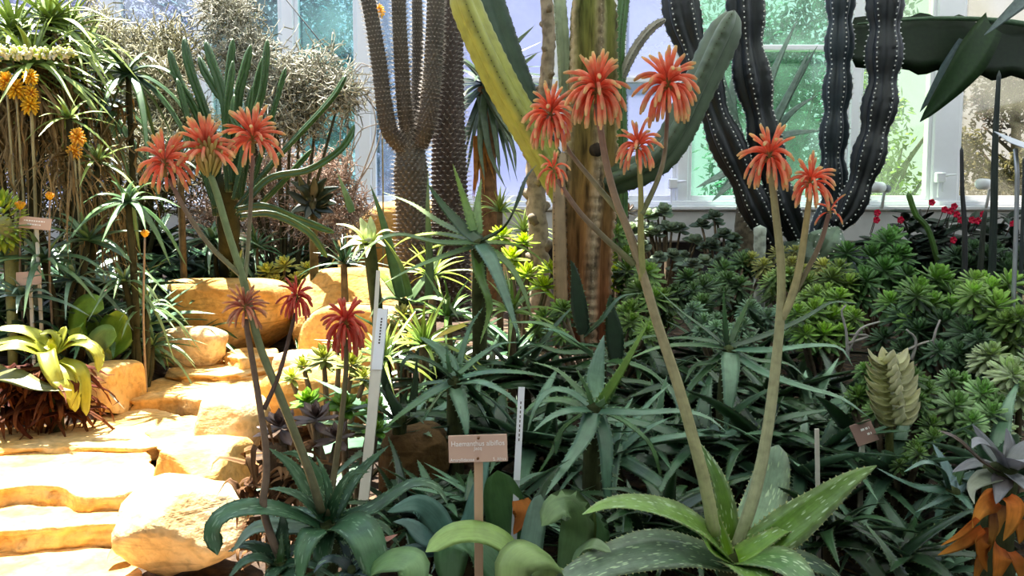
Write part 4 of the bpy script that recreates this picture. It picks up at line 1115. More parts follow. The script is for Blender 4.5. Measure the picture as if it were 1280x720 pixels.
aloe('hybrid_aloe', 'dark aloe with two tall upright pointed leaves at the foot of the ridged trunk', 'aloe', (748, 440, 2.35), [
    (19, [(730, 418, .0), (724, 385, .01), (718, 340, .01), (713, 325, .01)], {'cb': srgb(30, 52, 34), 'ct': srgb(46, 74, 44), 'hint': (.1, -1, .2), 'prof': 'spear'}),
    (21, [(770, 452, -.02), (768, 420, -.02), (763, 385, -.02), (763, 368, -.02)], {'cb': srgb(30, 54, 36), 'ct': srgb(52, 84, 50), 'hint': (.1, -1, .2), 'prof': 'spear'}),
    (12, [(730, 420, 0), (752, 400, -.03), (775, 372, -.04), (805, 366, -.06)], {'cb': DK1, 'ct': G1}),
    (13, [(745, 445, 0), (712, 425, -.03), (680, 405, -.03), (630, 403, -.02)], {'cb': G1, 'ct': G2}),
    (16, [(742, 445, 0), (725, 430, -.06), (700, 415, -.1), (675, 410, -.12)], {'cb': BL2, 'ct': BL1}),
    (10, [(752, 445, 0), (785, 430, .05), (815, 420, .08), (845, 425, .1)], {}),
    (10, [(748, 450, 0), (735, 470, -.05), (715, 490, -.08), (700, 510, -.08)], {}),
    (11, [(740, 440, .02), (700, 440, .06), (665, 430, .1), (640, 445, .12)], {}),
    (11, [(752, 450, -.02), (790, 455, -.05), (820, 470, -.08), (840, 500, -.1)], {}),
], cb=DK2, ct=G1, seed=15, split=True, stem_r=.02, **T)
aloe('pale_aloe', 'pale lime rosette on a leaning stem in front of the yellow stone ledge', 'aloe', (461, 300, 2.7), [
    (13, [(460, 300, 0), (456, 285, .02), (450, 272, .03)], {'hint': (.2, -1, .3), 'prof': 'spear'}), (13, [(462, 300, 0), (464, 285, .02), (463, 270, .03)], {'hint': (0, -1, .3), 'prof': 'spear'}),
    (12, [(457, 302, 0), (444, 288, -.02), (432, 282, -.03), (420, 280, -.03)], {}), (12, [(457, 304, 0), (445, 300, -.06), (434, 304, -.1)], {}),
    (12, [(465, 302, 0), (474, 292, -.02), (484, 288, -.03), (492, 290, -.03)], {}), (12, [(464, 305, 0), (472, 302, -.06), (482, 308, -.1)], {}),
    (12, [(461, 306, 0), (460, 310, -.06), (458, 322, -.1)], {}), (11, [(460, 302, .02), (440, 296, .08), (425, 298, .1)], {}), (11, [(464, 302, .02), (480, 296, .08), (492, 300, .1)], {}),
    (11, [(457, 304, .0), (440, 305, 0), (425, 312, -.02)], {'cb': srgb(190, 190, 140)}), (10, [(459, 305, 0), (448, 312, -.04), (440, 325, -.06)], {}),
], cb=srgb(170, 190, 80), ct=srgb(215, 225, 170), seed=16, split=False, thick=.12, chan=.25, stem=ground_of(at(492, 372, 2.62)), stem_r=.02)
# long straight leaves in front of the spiny stems
aloe('spear_aloe', 'aloe with long straight grey-green spear leaves below the spiny grey stems', 'aloe', (505, 375, 2.75), [
    (14, [(502, 372, 0), (492, 330, .02), (478, 275, .03), (463, 231, .03)], {'hint': (.3, -1, .2), 'ct': srgb(90, 116, 76)}),
    (10, [(536, 370, 0), (537, 330, .02), (535, 270, .03), (535, 215, .04)], {'hint': (0, -1, .1)}),
    (9, [(440, 265, .1), (432, 242, .1), (422, 217, .1)], {'hint': (.3, -1, .1)}),
    (11, [(512, 370, 0), (502, 335, -.03), (488, 310, -.05), (478, 296, -.06)], {'ct': LM2}),
    (12, [(510, 378, 0), (530, 350, .03), (545, 330, .05), (556, 300, .06)], {}), (12, [(508, 378, 0), (490, 372, -.05), (474, 378, -.09), (462, 398, -.1)], {}),
    (12, [(514, 378, 0), (540, 372, -.05), (560, 380, -.08), (574, 400, -.1)], {}), (11, [(500, 372, .02), (478, 345, .05), (462, 335, .07), (448, 345, .08)], {'ct': LM2}),
], cb=srgb(80, 110, 66), ct=srgb(140, 160, 110), seed=17, thick=.2, stem_r=.02)
aloe('dark_leaf_aloe', 'small dark aloe with plump incurved leaves left of the bluish aloe', 'aloe', (500, 520, 1.95), [
    (14, [(500, 520, 0), (490, 500, .0), (484, 485, 0), (487, 478, 0)], {'hint': (.2, -1, .2)}), (12, [(506, 520, 0), (505, 500, .02), (510, 488, .02)], {'hint': (.2, -1, .2)}),
    (11, [(515, 515, .02), (519, 480, .03), (521, 448, .03)], {'hint': (-.2, -1, .2)}), (10, [(485, 490, .03), (478, 465, .03), (474, 445, .03)], {'hint': (.2, -1, .2)}),
    (12, [(496, 525, 0), (470, 508, -.04), (445, 510, -.06), (425, 518, -.08)], {}), (9, [(495, 515, .02), (475, 485, 0), (455, 475, -.02), (438, 475, -.03)], {}),
    (12, [(505, 528, 0), (520, 520, -.04), (530, 530, -.06)], {}), (12, [(498, 530, -.02), (480, 535, -.06), (462, 550, -.1)], {}),
], cb=srgb(30, 54, 32), ct=srgb(56, 86, 46), seed=18, thick=.25, chan=.06, prof='aloe', stem_r=.018)
aloe('bluish_aloe', 'bluish aloe with stiff paler leaves left of the orange dead leaves', 'aloe', (1190, 612, 1.75), [
    (20, [(1188, 612, 0), (1184, 590, .03), (1176, 572, .04), (1166, 555, .05)], {'cb': srgb(130, 160, 160), 'ct': srgb(150, 180, 180), 'hint': (.3, -1, .3)}),
    (16, [(1186, 613, 0), (1150, 610, -.04), (1120, 598, -.07), (1096, 585, -.08)], {}), (14, [(1186, 610, 0), (1176, 585, -.03), (1155, 578, -.06), (1130, 590, -.08)], {'cb': DK1}),
    (18, [(1194, 610, .01), (1206, 598, .03), (1218, 588, .04)], {'cb': srgb(140, 170, 180), 'hint': (-.3, -1, .3)}), (13, [(1192, 606, .02), (1200, 590, .03), (1212, 575, .04)], {'cb': GR1, 'hint': (-.3, -1, .3)}),
    (15, [(1194, 616, 0), (1208, 628, -.06), (1220, 648, -.1)], {}), (14, [(1188, 618, 0), (1175, 640, -.06), (1168, 670, -.1)], {}), (14, [(1184, 616, .02), (1150, 630, .04), (1130, 650, .02)], {'cb': DK2}),
    (11, [(1186, 618, -.02), (1170, 628, -.1), (1145, 640, -.14)], {'cb': DK1}),
], cb=BL1, ct=srgb(110, 146, 130), seed=19, split=True, teeth=.014, thick=.15, stem_r=.018)
# ------------------------------------------------------------------ big cacti and trunks
def big_root(name, label, cat, px, py, d):
    p = at(px, py, d); return thing(name, label, cat, ground_of(p))
# spiny grey stems
pr = big_root('spiny_stem_tree', 'spiny grey-brown succulent with a stout base dividing into four upright arms', 'succulent tree', 515, 300, 4.2)
def arm(par, pts, r, d, name, **kw):
    m = MB(); s = MB(); warty(m, s, [at(a, b, d + c) for a, b, c in pts], [q * d / F for q in r], **kw)
    o = m.build(name, M['cactus'], par); s.build('spines', M['spine'], o)['kind'] = 'stuff'; return o
PA = dict(col=srgb(84, 74, 66), ct=srgb(92, 86, 76), turns=16, pitch=.042, amp=.2, spl=.02, m=64, spcol=(.4, .36, .32))
arm(pr, [(518, 380, 0), (517, 300, 0), (514, 230, 0), (514, 182, 0), (516, 160, 0)], [22, 21, 19, 20, 12], 4.2, 'trunk', rnd=1, n=150, **PA)
arm(pr, [(506, 186, -.02), (488, 165, -.06), (480, 130, -.08), (474, 80, -.09), (466, 30, -.1), (456, -20, -.1)], [10, 10, 9, 8.5, 8, 8], 4.2, 'arm', rnd=2, n=190, **PA)
arm(pr, [(512, 180, .0), (506, 140, -.03), (502, 80, -.04), (499, 20, -.05), (498, -20, -.05)], [9, 9, 8.5, 8, 8], 4.2, 'arm', rnd=3, n=190, **PA)
arm(pr, [(516, 176, .05), (520, 130, .1), (522, 70, .12), (521, -20, .12)], [6, 6.5, 6.5, 6], 4.2, 'arm', rnd=4, n=190, **PA)
arm(pr, [(524, 182, -.02), (532, 160, -.05), (538, 120, -.06), (543, 50, -.06), (545, -20, -.06)], [10, 11, 10.5, 10, 9.5], 4.2, 'arm', rnd=5, n=190, **PA)
p2 = big_root('spiny_succulent', 'thick dark spiny trunk standing right behind the four-armed spiny succulent', 'succulent tree', 560, 300, 4.5)
arm(p2, [(564, 400, 0), (563, 300, 0), (561, 180, 0), (561, 80, 0), (563, -20, 0)], [24, 23, 20, 17, 15], 4.5, 'trunk', rnd=6, n=240, m=64, col=srgb(66, 50, 44), ct=srgb(84, 68, 60), turns=18, pitch=.05, amp=.2, spl=.034, spcol=(.55, .52, .47))

# tree euphorbia with the ridged trunk
eu = big_root('tree_euphorbia', 'tree euphorbia with a brown ridged bark trunk and broad angled green branches', 'tree euphorbia', 727, 392, 3.3)
m = MB(); s = MB()
P = [at(727, 440, 3.3), at(727, 390, 3.3), at(729, 300, 3.3), at(735, 220, 3.3), at(739, 120, 3.3), at(741, -30, 3.3)]
ribbed(m, s, P, [x * 3.3 / F for x in (38, 37, 38, 34, 31, 30)], ribs=5, depth=.34, n=120, col=srgb(150, 84, 58), ct=srgb(116, 130, 66), spine=.006, spstep=.02, crest=srgb(200, 180, 150), rot=.9, spcol=srgb(190, 175, 150), wave=.05)
tr_ = m.build('trunk', M['trunkbark'], eu); s.build('crest_spines', M['spine'], tr_)['kind'] = 'stuff'
def eub(pts, r, d, col, ct, ribs=3, name='branch', depth=.5, rot=0., spc=srgb(70, 66, 50), par=eu, sz=.006, n=70, tipk=1.5):
    m = MB(); s = MB(); ribbed(m, s, [at(a, b, d + c) for a, b, c in pts], [q * d / F for q in r], ribs=ribs, depth=depth, n=n, col=col, ct=ct, spine=sz, spstep=.022, wave=.05, rot=rot, crest=np.array(col) * (.6 if tipk < 2 else 1.35), spcol=spc, tipk=tipk)
    o = m.build(name, M['cactus'], par); s.build('spines', M['spine'], o)['kind'] = 'stuff'; return o
eub([(712, 262, .0), (690, 215, -.06), (662, 165, -.1), (625, 100, -.12), (590, 25, -.12), (572, -25, -.12)], [16, 21, 22, 22, 21, 20], 3.3, srgb(150, 156, 70), srgb(178, 180, 84), rot=.45)
eub([(704, 235, .06), (680, 185, .08), (656, 125, .1), (632, 60, .12), (606, -25, .12)], [16, 20, 20, 20, 18], 3.4, srgb(50, 74, 58), srgb(66, 90, 76), rot=.2)
eub([(744, 235, -.02), (775, 222, -.06), (812, 205, -.09), (842, 172, -.1), (872, 110, -.11), (898, 55, -.11), (918, 14, -.11)], [18, 21, 23, 23, 23, 24, 22], 3.3, srgb(84, 104, 76), srgb(104, 120, 100), rot=2.1, depth=.6)
eub([(722, 170, .1), (708, 130, .13), (703, 60, .14), (697, -20, .15)], [9, 10, 10, 9], 3.3, srgb(160, 176, 140), srgb(170, 186, 150), rot=.3, sz=.004)
eub([(701, 400, -.10), (699, 330, -.10), (698, 240, -.09), (703, 190, -.06)], [10, 10, 9, 7], 3.3, srgb(170, 140, 106), srgb(160, 140, 110), name='woody_rib', depth=.3, rot=.4)
m = MB(); tube(m, [at(747, 187, 3.17), at(741, 188, 3.19)], [.028, .022], 12, n=3, col=srgb(60, 50, 40)); m.build('knot', M['bark'], eu)
# knobby cane left of the trunk
def cane(name, label, cat, pts, r, d, base, col, seed, mat='bark'):
    root = big_root(name, label, cat, *base, d); m = MB(); rg = random.Random(seed)
    P = [at(a, b, d) for a, b in pts]; tube(m, P, [x * d / F for x in r], 10, n=60, col=col, rough=.35)
    Q = catmull(P, 26); T_ = nrm(np.gradient(Q, axis=0))
    for k in range(1, 25):
        a = k * 2.4; dd = V3(math.cos(a), math.sin(a), 0); rr = np.interp(k / 25, np.linspace(0, 1, len(r)), r) * d / F
        tube(m, [Q[k] + dd * rr * .6, Q[k] + dd * rr * 1.35 + T_[k] * rr * .5], [rr * .6, rr * .4], 7, n=3, col=col * .75)
    m.build('cane', M[mat], root); return root
cn = cane('knobby_cane', 'knobby brown cane with old leaf scars rising left of the ridged trunk', 'succulent stem', [(676, 390), (674, 320), (670, 250), (668, 190), (681, 110), (686, 50), (682, -20)], [13, 13, 12, 10, 8, 8, 8], 3.7, (676, 390), srgb(176, 160, 136), 3)
# small tipped cactus branch right of trunk
kb = big_root('knobby_branch_cactus', 'slim cactus right of the ridged trunk with a knobby hooked branch', 'cactus', 778, 380, 3.9)
eub([(776, 360, 0), (778, 240, 0), (776, 120, 0), (774, 60, 0), (782, -20, 0)], [6, 7, 7, 7, 7], 3.9, srgb(70, 110, 50), srgb(80, 120, 60), par=kb, name='stem', ribs=4, n=90)
eub([(776, 100, 0), (786, 76, -.02), (800, 52, -.03), (816, 34, -.03), (832, 24, -.03)], [5, 6, 6, 5.5, 4], 3.9, srgb(150, 150, 130), srgb(170, 164, 150), par=kb, name='side_branch', ribs=4, n=50)

# black columnar cactus with white areoles
ce = big_root('columnar_cactus', 'nearly black columnar cactus with rows of white areoles and four tall arms', 'cactus', 1003, 320, 4.6)
BK = srgb(18, 24, 25); BK2 = srgb(28, 36, 40)
def cer(pts, r, d=4.6, lobes=4, rot=.3, name='arm', col=BK, ct=BK2, ribs=6, lobe=.24):
    m = MB(); s = MB(); ribbed(m, s, [at(a, b, d + c) for a, b, c in pts], [q * d / F for q in r], ribs=ribs, depth=.3, n=110, lobes=lobes, lobe=lobe, col=col, ct=ct, spine=.0105, spstep=.028, rot=rot, spcol=(.95, .95, .9), wave=.03)
    o = m.build(name, M['cactus'], ce); s.build('areoles', M['spine'], o)['kind'] = 'stuff'
cer([(968, 300, -.03), (945, 260, -.05), (918, 200, -.06), (896, 150, -.06), (872, 80, -.06), (855, 30, -.06), (845, -30, -.06)], [16, 20, 21, 22, 23, 23, 22], rot=.2)
cer([(998, 298, 0), (978, 255, -.02), (960, 190, -.03), (945, 120, -.03), (935, 60, -.03), (930, -30, -.03)], [18, 22, 23, 25, 25, 25], rot=.5)
cer([(1020, 300, .1), (1040, 255, .12), (1041, 190, .12), (1046, 120, .12), (1049, 60, .12), (1052, -30, .12)], [15, 18, 18, 18, 18, 18], rot=.1, lobes=6, col=srgb(30, 42, 48), ct=srgb(40, 54, 62))
cer([(1046, 282, -.05), (1062, 262, -.06), (1080, 215, -.07), (1096, 150, -.07), (1104, 90, -.07), (1107, -30, -.07)], [14, 19, 21, 21, 22, 22], rot=.4, lobes=5)
cer([(1000, 350, -.02), (1004, 318, -.02), (1012, 292, -.02)], [26, 34, 26], name='base_joint', lobes=1, col=srgb(84, 104, 84), ct=srgb(96, 116, 96))
cer([(1022, 325, -.08), (1034, 306, -.09), (1048, 284, -.08)], [18, 26, 18], name='base_joint', lobes=1, col=srgb(110, 132, 108), ct=srgb(120, 142, 118))
m = MB(); tube(m, [at(1003, 430, 4.58), at(1003, 340, 4.58)], [.13, .11], 12, n=8, col=srgb(110, 84, 60), rough=.2); m.build('trunk', M['bark'], ce)
# grey white-ringed stem at its left
m = MB(); tube(m, [at(949, 420, 4.3), at(949, 350, 4.3), at(950, 285, 4.3)], [.035, .03, .034], 12, n=30, col=srgb(190, 200, 186), rough=.15)
tp = big_root('pale_ringed_stem', 'pale grey ringed stem standing left of the black cactus base', 'succulent stem', 949, 420, 4.3); m.build('stem', M['bark'], tp)

# candelabra euphorbia, dark fingers at left
ca = big_root('candelabra_euphorbia', 'dark green candelabra euphorbia with many upright three-angled fingers behind the coral blooms', 'euphorbia', 289, 400, 4.35)
CG = srgb(34, 62, 30); CG2 = srgb(58, 96, 44)
def fing(pts, r=9, dz=0., **kw):
    eub([(a, b, dz + .02 * k) for k, (a, b) in enumerate(pts)], [r * .45] + [r * .66] * (len(pts) - 1), 3.6, CG, CG2, par=ca, name='arm', sz=.003, n=44, tipk=5., depth=.66, rot=kw.get('rot', .3 + len(pts) * .7), spc=srgb(150, 140, 100))
fing([(270, 270), (262, 190), (246, 140), (224, 100), (211, 60)]); fing([(276, 270), (268, 180), (254, 130), (238, 85), (230, 46)], 10, .03)
fing([(284, 240), (284, 140), (270, 112), (256, 88), (249, 69)], 9, .05); fing([(286, 240), (284, 150), (277, 110), (266, 78), (257, 50)], 10, -.03)
fing([(286, 230), (284, 150), (285, 100), (291, 48)], 9, .06); fing([(288, 230), (282, 150), (287, 105), (291, 76)], 8, -.06)
fing([(290, 230), (296, 130), (304, 90), (313, 56)], 10, 0); fing([(296, 250), (302, 190), (309, 145), (315, 108)], 8, -.05)
fing([(268, 260), (246, 190), (232, 140), (221, 98)], 7, -.06); fing([(300, 250), (314, 160), (328, 110), (334, 49)], 8, .02)
fing([(296, 250), (310, 150), (320, 105), (329, 70)], 7, .06); fing([(310, 250), (338, 150), (348, 115), (357, 84)], 6, -.02)
fing([(294, 262), (340, 205), (372, 170), (402, 138), (420, 116), (433, 93)], 6, -.1, rot=.2); fing([(296, 270), (335, 225), (385, 213), (420, 192), (436, 174), (443, 156)], 7, -.16, rot=.9)
fing([(300, 275), (330, 250), (352, 228), (372, 206), (390, 186)], 6, -.12); fing([(296, 262), (330, 258), (372, 274), (418, 291)], 8, -.2); fing([(300, 270), (340, 268), (385, 290), (409, 322)], 7, -.26)
fing([(292, 250), (302, 205), (306, 170), (292, 150), (293, 118)], 6, -.16)
m = MB(); tube(m, [at(290, 420, 4.35), at(288, 340, 4.3), at(286, 290, 3.9), at(284, 225, 3.6)], [.06, .055, .05, .045], 10, n=16, col=srgb(44, 48, 30), rough=.2); m.build('trunk', M['bark'], ca)

# banana leaf
bn = big_root('banana_plant', 'banana plant at the right edge whose dark torn leaf spans the window', 'banana plant', 1345, 330, 4.9)
m = MB(); leaf(m, [at(1345, 68, 4.9), at(1270, 64, 4.9), at(1190, 58, 4.9), at(1120, 54, 4.9), at(1056, 54, 4.9)], .385, hint=(0, -1, .12), prof='blade', n=26, thick=.015, chan=.06, cb=srgb(38, 56, 34), ct=srgb(44, 66, 42), wave=.03); m.build('leaf_blade', M['soft'], bn)
m = MB(); leaf(m, [at(1238, 30, 4.8), at(1216, 62, 4.76), at(1190, 100, 4.74), at(1150, 152, 4.74)], .27, hint=(.6, -1, .3), prof='spear', n=14, thick=.015, chan=.3, cb=srgb(60, 90, 44), ct=srgb(46, 74, 44)); m.build('torn_flap', M['soft'], bn)
m = MB(); leaf(m, [at(1206, 50, 4.78), at(1180, 95, 4.8), at(1150, 140, 4.8)], .1, hint=(-.6, -1, .3), prof='spear', n=12, thick=.02, chan=.2, cb=srgb(96, 116, 124), ct=srgb(80, 104, 104)); m.build('torn_flap', M['soft'], bn)
m = MB(); tube(m, [at(1335, 40, 4.88), at(1250, 26, 4.88), at(1160, 23, 4.88), at(1072, 30, 4.88)], [.022, .006], 8, n=16, col=srgb(76, 104, 76)); m.build('midrib', M['stalk'], bn)
m = MB(); leaf(m, [at(1345, -60, 4.6), at(1290, -10, 4.6), at(1230, 44, 4.6)], .12, hint=(.5, -1, .4), prof='spear', n=12, thick=.03, chan=.3, cb=srgb(150, 166, 170), ct=srgb(140, 156, 160)); m.build('leaf_blade', M['soft'], bn)
m = MB(); tube(m, [V3(bn.location.x, 4.9, .35), at(1340, 200, 4.9), at(1335, 60, 4.89)], [.09, .075, .03], 12, n=16, col=srgb(96, 110, 66)); m.build('pseudostem', M['stalk'], bn)

# pale agave behind the black cactus
def sword(mb, pts, w, **kw): leaf(mb, [at(*p) for p in pts], w, **kw)
ag = big_root('grey_agave', 'grey-green agave with stiff pointed leaves showing between the black cactus arms', 'agave', 930, 240, 5.3)
m = MB(); rg = random.Random(2)
for t in [[(935, 190, 5.3), (965, 95, 5.25), (998, 22, 5.2)], [(940, 200, 5.3), (980, 130, 5.2), (1022, 57, 5.1)], [(940, 200, 5.25), (975, 140, 5.1), (1012, 62, 5.05)], [(940, 205, 5.25), (985, 145, 5.15), (1022, 118, 5.1)], [(930, 195, 5.3), (905, 110, 5.3), (892, 40, 5.3)],
          [(945, 185, 5.3), (985, 168, 5.1), (1030, 163, 5.0)], [(930, 205, 5.25), (900, 220, 5.1), (870, 235, 5.0)], [(930, 200, 5.3), (915, 130, 5.35), (930, 30, 5.4)], [(930, 210, 5.2), (910, 232, 5.1), (890, 252, 5.05)], [(928, 200, 5.3), (895, 160, 5.2), (870, 150, 5.1)], [(928, 195, 5.3), (905, 140, 5.2), (880, 95, 5.15)]]:
    P = [at(*q) for q in t]; leaf(m, P, .085, hint=(-.3, -1, .5), cb=srgb(120, 146, 130), ct=srgb(140, 166, 152), rng=rg, n=12, thick=.1)
m.build('leaves', M['aloe'], ag)
m = MB(); tube(m, [V3(ag.location.x, 5.3, .45), at(935, 215, 5.3)], [.07, .06], 10, n=6, col=srgb(120, 110, 90), rough=.2); m.build('stem', M['bark'], ag)
# yucca behind the trunk
yu = big_root('yucca', 'yucca with stiff dark sword leaves between the spiny trunk and the green branches', 'yucca', 612, 300, 4.9)
m = MB(); rg = random.Random(9); c = at(608, 105, 4.9)
for k in range(46):
    a = k * 2.4; e = rg.uniform(-1.2, 1.1); d = V3(math.cos(a) * math.cos(e), math.sin(a) * math.cos(e), math.sin(e)); l = rg.uniform(.4, .62)
    leaf(m, [c, c + d * l * .5 + V3(0, 0, -.02), c + d * l + V3(0, 0, -.12)], .055, cb=srgb(50, 74, 48), ct=srgb(84, 108, 76), rng=rg, n=8, thick=.06)
for t in [[(606, 110), (640, 60), (668, 32)], [(610, 115), (660, 75), (672, 66)], [(610, 120), (640, 180), (645, 215)], [(605, 110), (635, 160), (660, 190)], [(606, 118), (600, 180), (606, 225)], [(600, 120), (612, 190), (632, 235)], [(612, 112), (645, 140), (668, 160)]]:
    leaf(m, [at(a, b, 4.8) for a, b in t], .06, cb=srgb(70, 96, 70), ct=srgb(130, 150, 120), rng=rg, n=9, thick=.06, hint=(.3, -1, .3))
m.build('leaves', M['aloe'], yu)
m = MB()
for k in range(16):
    a = rg.uniform(0, 6.28); p = at(598 + rg.uniform(-6, 10), 170, 4.85); q = p + V3(rg.uniform(-.06, .06), rg.uniform(-.06, .02), -rg.uniform(.2, .4))
    leaf(m, [p, (p + q) / 2 + V3(rg.uniform(-.02, .02), 0, 0), q], .035, cb=srgb(190, 120, 50), ct=srgb(210, 150, 84), rng=rg, n=6, thick=.05)
m.build('dry_leaf_skirt', M['dry'], yu)
m = MB(); tube(m, [V3(yu.location.x, 4.9, .5), at(610, 200, 4.9), at(608, 110, 4.9)], [.07, .055, .05], 10, n=12, col=srgb(140, 104, 70), rough=.25); m.build('trunk', M['bark'], yu)
# ------------------------------------------------------------------ left side
OL1 = srgb(118, 144, 58); OL2 = srgb(176, 196, 104)
def tree_aloe(label, cs, n, L, w, seed, skirt=0, cb=OL1, ct=OL2, d0=None, base_px=None, droop=.6, el=(-15, 75)):
    d = cs[0][2]; b = at(*(base_px or (cs[0][0], 330)), d); root = thing('shrubby_aloe', label, 'aloe', ground_of(b))
    rng = random.Random(seed); st = MB()
    for c_ in cs:
        c = at(*c_); tube(st, [np.array(root.location) - V3(0, 0, .03), (np.array(root.location) * .55 + c * .45) + V3(.02, 0, 0), c], [.016, .012], 8, n=10, col=srgb(66, 64, 42), rough=.2)
    st.build('stems', M['bark'], root)
    for c_ in cs:
        m = MB(); rnd_leaves(m, at(*c_), n, L, w, rng, el=el, droop=droop, cb=cb, ct=ct, teeth=.0, thick=.18, chan=.15); m.build('rosette', M['aloe'], root)
    if skirt:
        m = MB()
        for i in range(skirt):
            c_ = cs[i % len(cs)]; c = at(*c_); a = rng.uniform(0, 6.28); d_ = V3(math.cos(a), math.sin(a), 0)
            p = c - V3(0, 0, rng.uniform(.05, .3)); l = rng.uniform(.15, .42)
            leaf(m, [p, p + d_ * l * .3 + V3(0, 0, -.1 * l), p + d_ * l * rng.uniform(.2, .6) + V3(rng.gauss(0, .02), 0, -.55 * l), p + d_ * l * rng.uniform(.2, .6) + V3(rng.gauss(0, .03), 0, -l)], w * rng.uniform(.2, .6), cb=srgb(140, 112, 70), ct=srgb(196, 168, 120), rng=rng, n=7, thick=.06, chan=.6)
        m.build('dry_leaf_skirt', M['dry'], root)
    return root
tree_aloe('towering shrubby aloe with drooping leaves and a brown skirt in the top left corner', [(18, 40, 3.4), (62, 26, 3.5), (-20, 80, 3.3), (40, 80, 3.3)], 46, .36, .036, 51, skirt=300, base_px=(20, 330))
tree_aloe('shrubby aloe with a bright upright rosette against the violet pane', [(85, 38, 3.6), (104, 74, 3.7), (64, 96, 3.5)], 40, .34, .038, 52, skirt=60, base_px=(95, 330))
tree_aloe('shrubby aloe with long dark strap leaves hanging in front of the pale wiry bush', [(160, 92, 3.7), (120, 130, 3.8)], 20, .42, .045, 53, skirt=20, cb=srgb(50, 80, 44), ct=srgb(90, 126, 70), base_px=(160, 330), droop=.95, el=(-25, 55))
tree_aloe('small shrubby aloe with narrow leaves under the hanging dark strap leaves', [(86, 148, 3.2), (122, 202, 3.3)], 16, .22, .024, 54, skirt=90, base_px=(92, 330))
tree_aloe('aloe with a sunlit pale centre above a dark drooping skirt of leaves', [(160, 252, 3.1)], 20, .26, .034, 55, cb=srgb(64, 100, 56), ct=srgb(110, 146, 90), base_px=(160, 340), droop=.9, el=(-25, 80))
tree_aloe('dark aloe rosette beside the left flower stalk in front of the euphorbia fingers', [(267, 300, 4.25)], 20, .32, .044, 56, cb=srgb(70, 104, 64), ct=srgb(120, 150, 110), base_px=(267, 390), droop=.8, el=(-25, 70))
tree_aloe('sprawling aloe with long arching leaves in front of the tan name sign', [(55, 326, 3.05), (110, 300, 3.15)], 18, .34, .034, 57, cb=srgb(74, 110, 66), ct=srgb(130, 160, 110), base_px=(70, 380), droop=.7, el=(-5, 65))
tree_aloe('narrow-leaved aloe with a lime centre spilling grassy leaves over the path edge', [(156, 352, 3.1), (182, 385, 3.15), (190, 432, 3.2)], 20, .24, .02, 58, cb=srgb(90, 124, 70), ct=srgb(160, 186, 130), base_px=(170, 420), droop=.95, el=(-10, 75))
tree_aloe('pale-edged aloe low behind the gasteria at the left', [(30, 370, 3.0), (92, 350, 3.1)], 16, .26, .03, 59, cb=srgb(84, 118, 84), ct=srgb(150, 176, 150), base_px=(40, 420), droop=.7, el=(-5, 65))
# tongue-leaved plant
aloe('tongue_leaf_plant', 'plant with broad curled bright green tongue leaves above the ochre edging block', 'succulent', (118, 440, 3.05), [
    (26, [(104, 425, 0), (98, 405, .0), (106, 385, -.01), (120, 382, -.05), (130, 386, -.08)], {'cb': srgb(120, 165, 40), 'hint': (-.3, -1, .3)}),
    (26, [(132, 435, .02), (140, 412, .02), (148, 398, 0), (146, 388, -.03)], {'hint': (.2, -1, .3), 'cb': srgb(90, 140, 50)}),
    (30, [(128, 450, -.04), (126, 435, -.05), (132, 424, -.07), (146, 420, -.1)], {'hint': (.2, -1, .4), 'cb': srgb(150, 170, 120)}),
    (16, [(105, 430, 0), (92, 420, -.05), (80, 412, -.08)], {}), (18, [(112, 435, -.02), (98, 425, -.07), (96, 410, -.1), (102, 408, -.12)], {}),
    (22, [(120, 442, .04), (116, 420, .07), (112, 395, .08)], {'hint': (0, -1, .3), 'cb': srgb(50, 86, 40)}), (20, [(136, 445, .03), (158, 420, .05), (165, 400, .05)], {'hint': (0, -1, .3)}),
], cb=srgb(100, 150, 50), ct=srgb(150, 185, 80), mat='strap', prof='strap', seed=60, thick=.1, chan=.2, stem_r=.02)
# yellow-green bromeliad with a brown skirt
YG, YG2 = srgb(164, 172, 36), srgb(208, 206, 84)
br = aloe('bromeliad', 'yellow-green recurved leaf rosette over a dark red-brown dead skirt beside the path', 'bromeliad', (68, 446, 2.6), [
    (16, [(64, 444, 0), (52, 425, .01), (30, 414, 0), (-5, 411, -.02)], {}), (15, [(62, 448, 0), (45, 432, -.02), (18, 426, -.04), (-15, 432, -.05)], {}), (15, [(62, 450, -.01), (42, 440, -.05), (18, 434, -.08), (-12, 440, -.1)], {}),
    (12, [(68, 440, .02), (70, 424, .03), (62, 416, .02), (50, 418, 0)], {}), (13, [(72, 442, 0), (92, 430, -.01), (112, 432, -.03), (124, 446, -.04), (123, 466, -.05)], {}), (13, [(72, 440, .02), (90, 424, .02), (106, 428, .01), (116, 440, 0)], {}),
    (17, [(73, 452, -.02), (84, 465, -.06), (92, 488, -.08), (94, 515, -.08)], {}), (14, [(76, 450, -.01), (98, 460, -.05), (106, 485, -.06), (108, 520, -.06)], {}),
    (17, [(64, 454, -.02), (58, 440, -.07), (64, 462, -.12), (78, 490, -.13)], {}), (14, [(66, 455, -.03), (66, 468, -.1), (76, 480, -.13), (88, 500, -.13)], {}),
    (14, [(60, 452, 0), (46, 462, -.02), (34, 470, -.03)], {'cb': srgb(140, 150, 60)}), (12, [(70, 440, .02), (78, 420, .04), (82, 408, .05)], {}), (14, [(66, 444, .0), (64, 432, -.02), (58, 430, -.04)], {'hint': (0, -1, .3)}),
], cb=YG, ct=YG2, mat='strap', prof='strap', seed=61, split=True, thick=.06, chan=.25, stem_r=.02)
m = MB(); rg = random.Random(3); c = at(62, 462, 2.6)
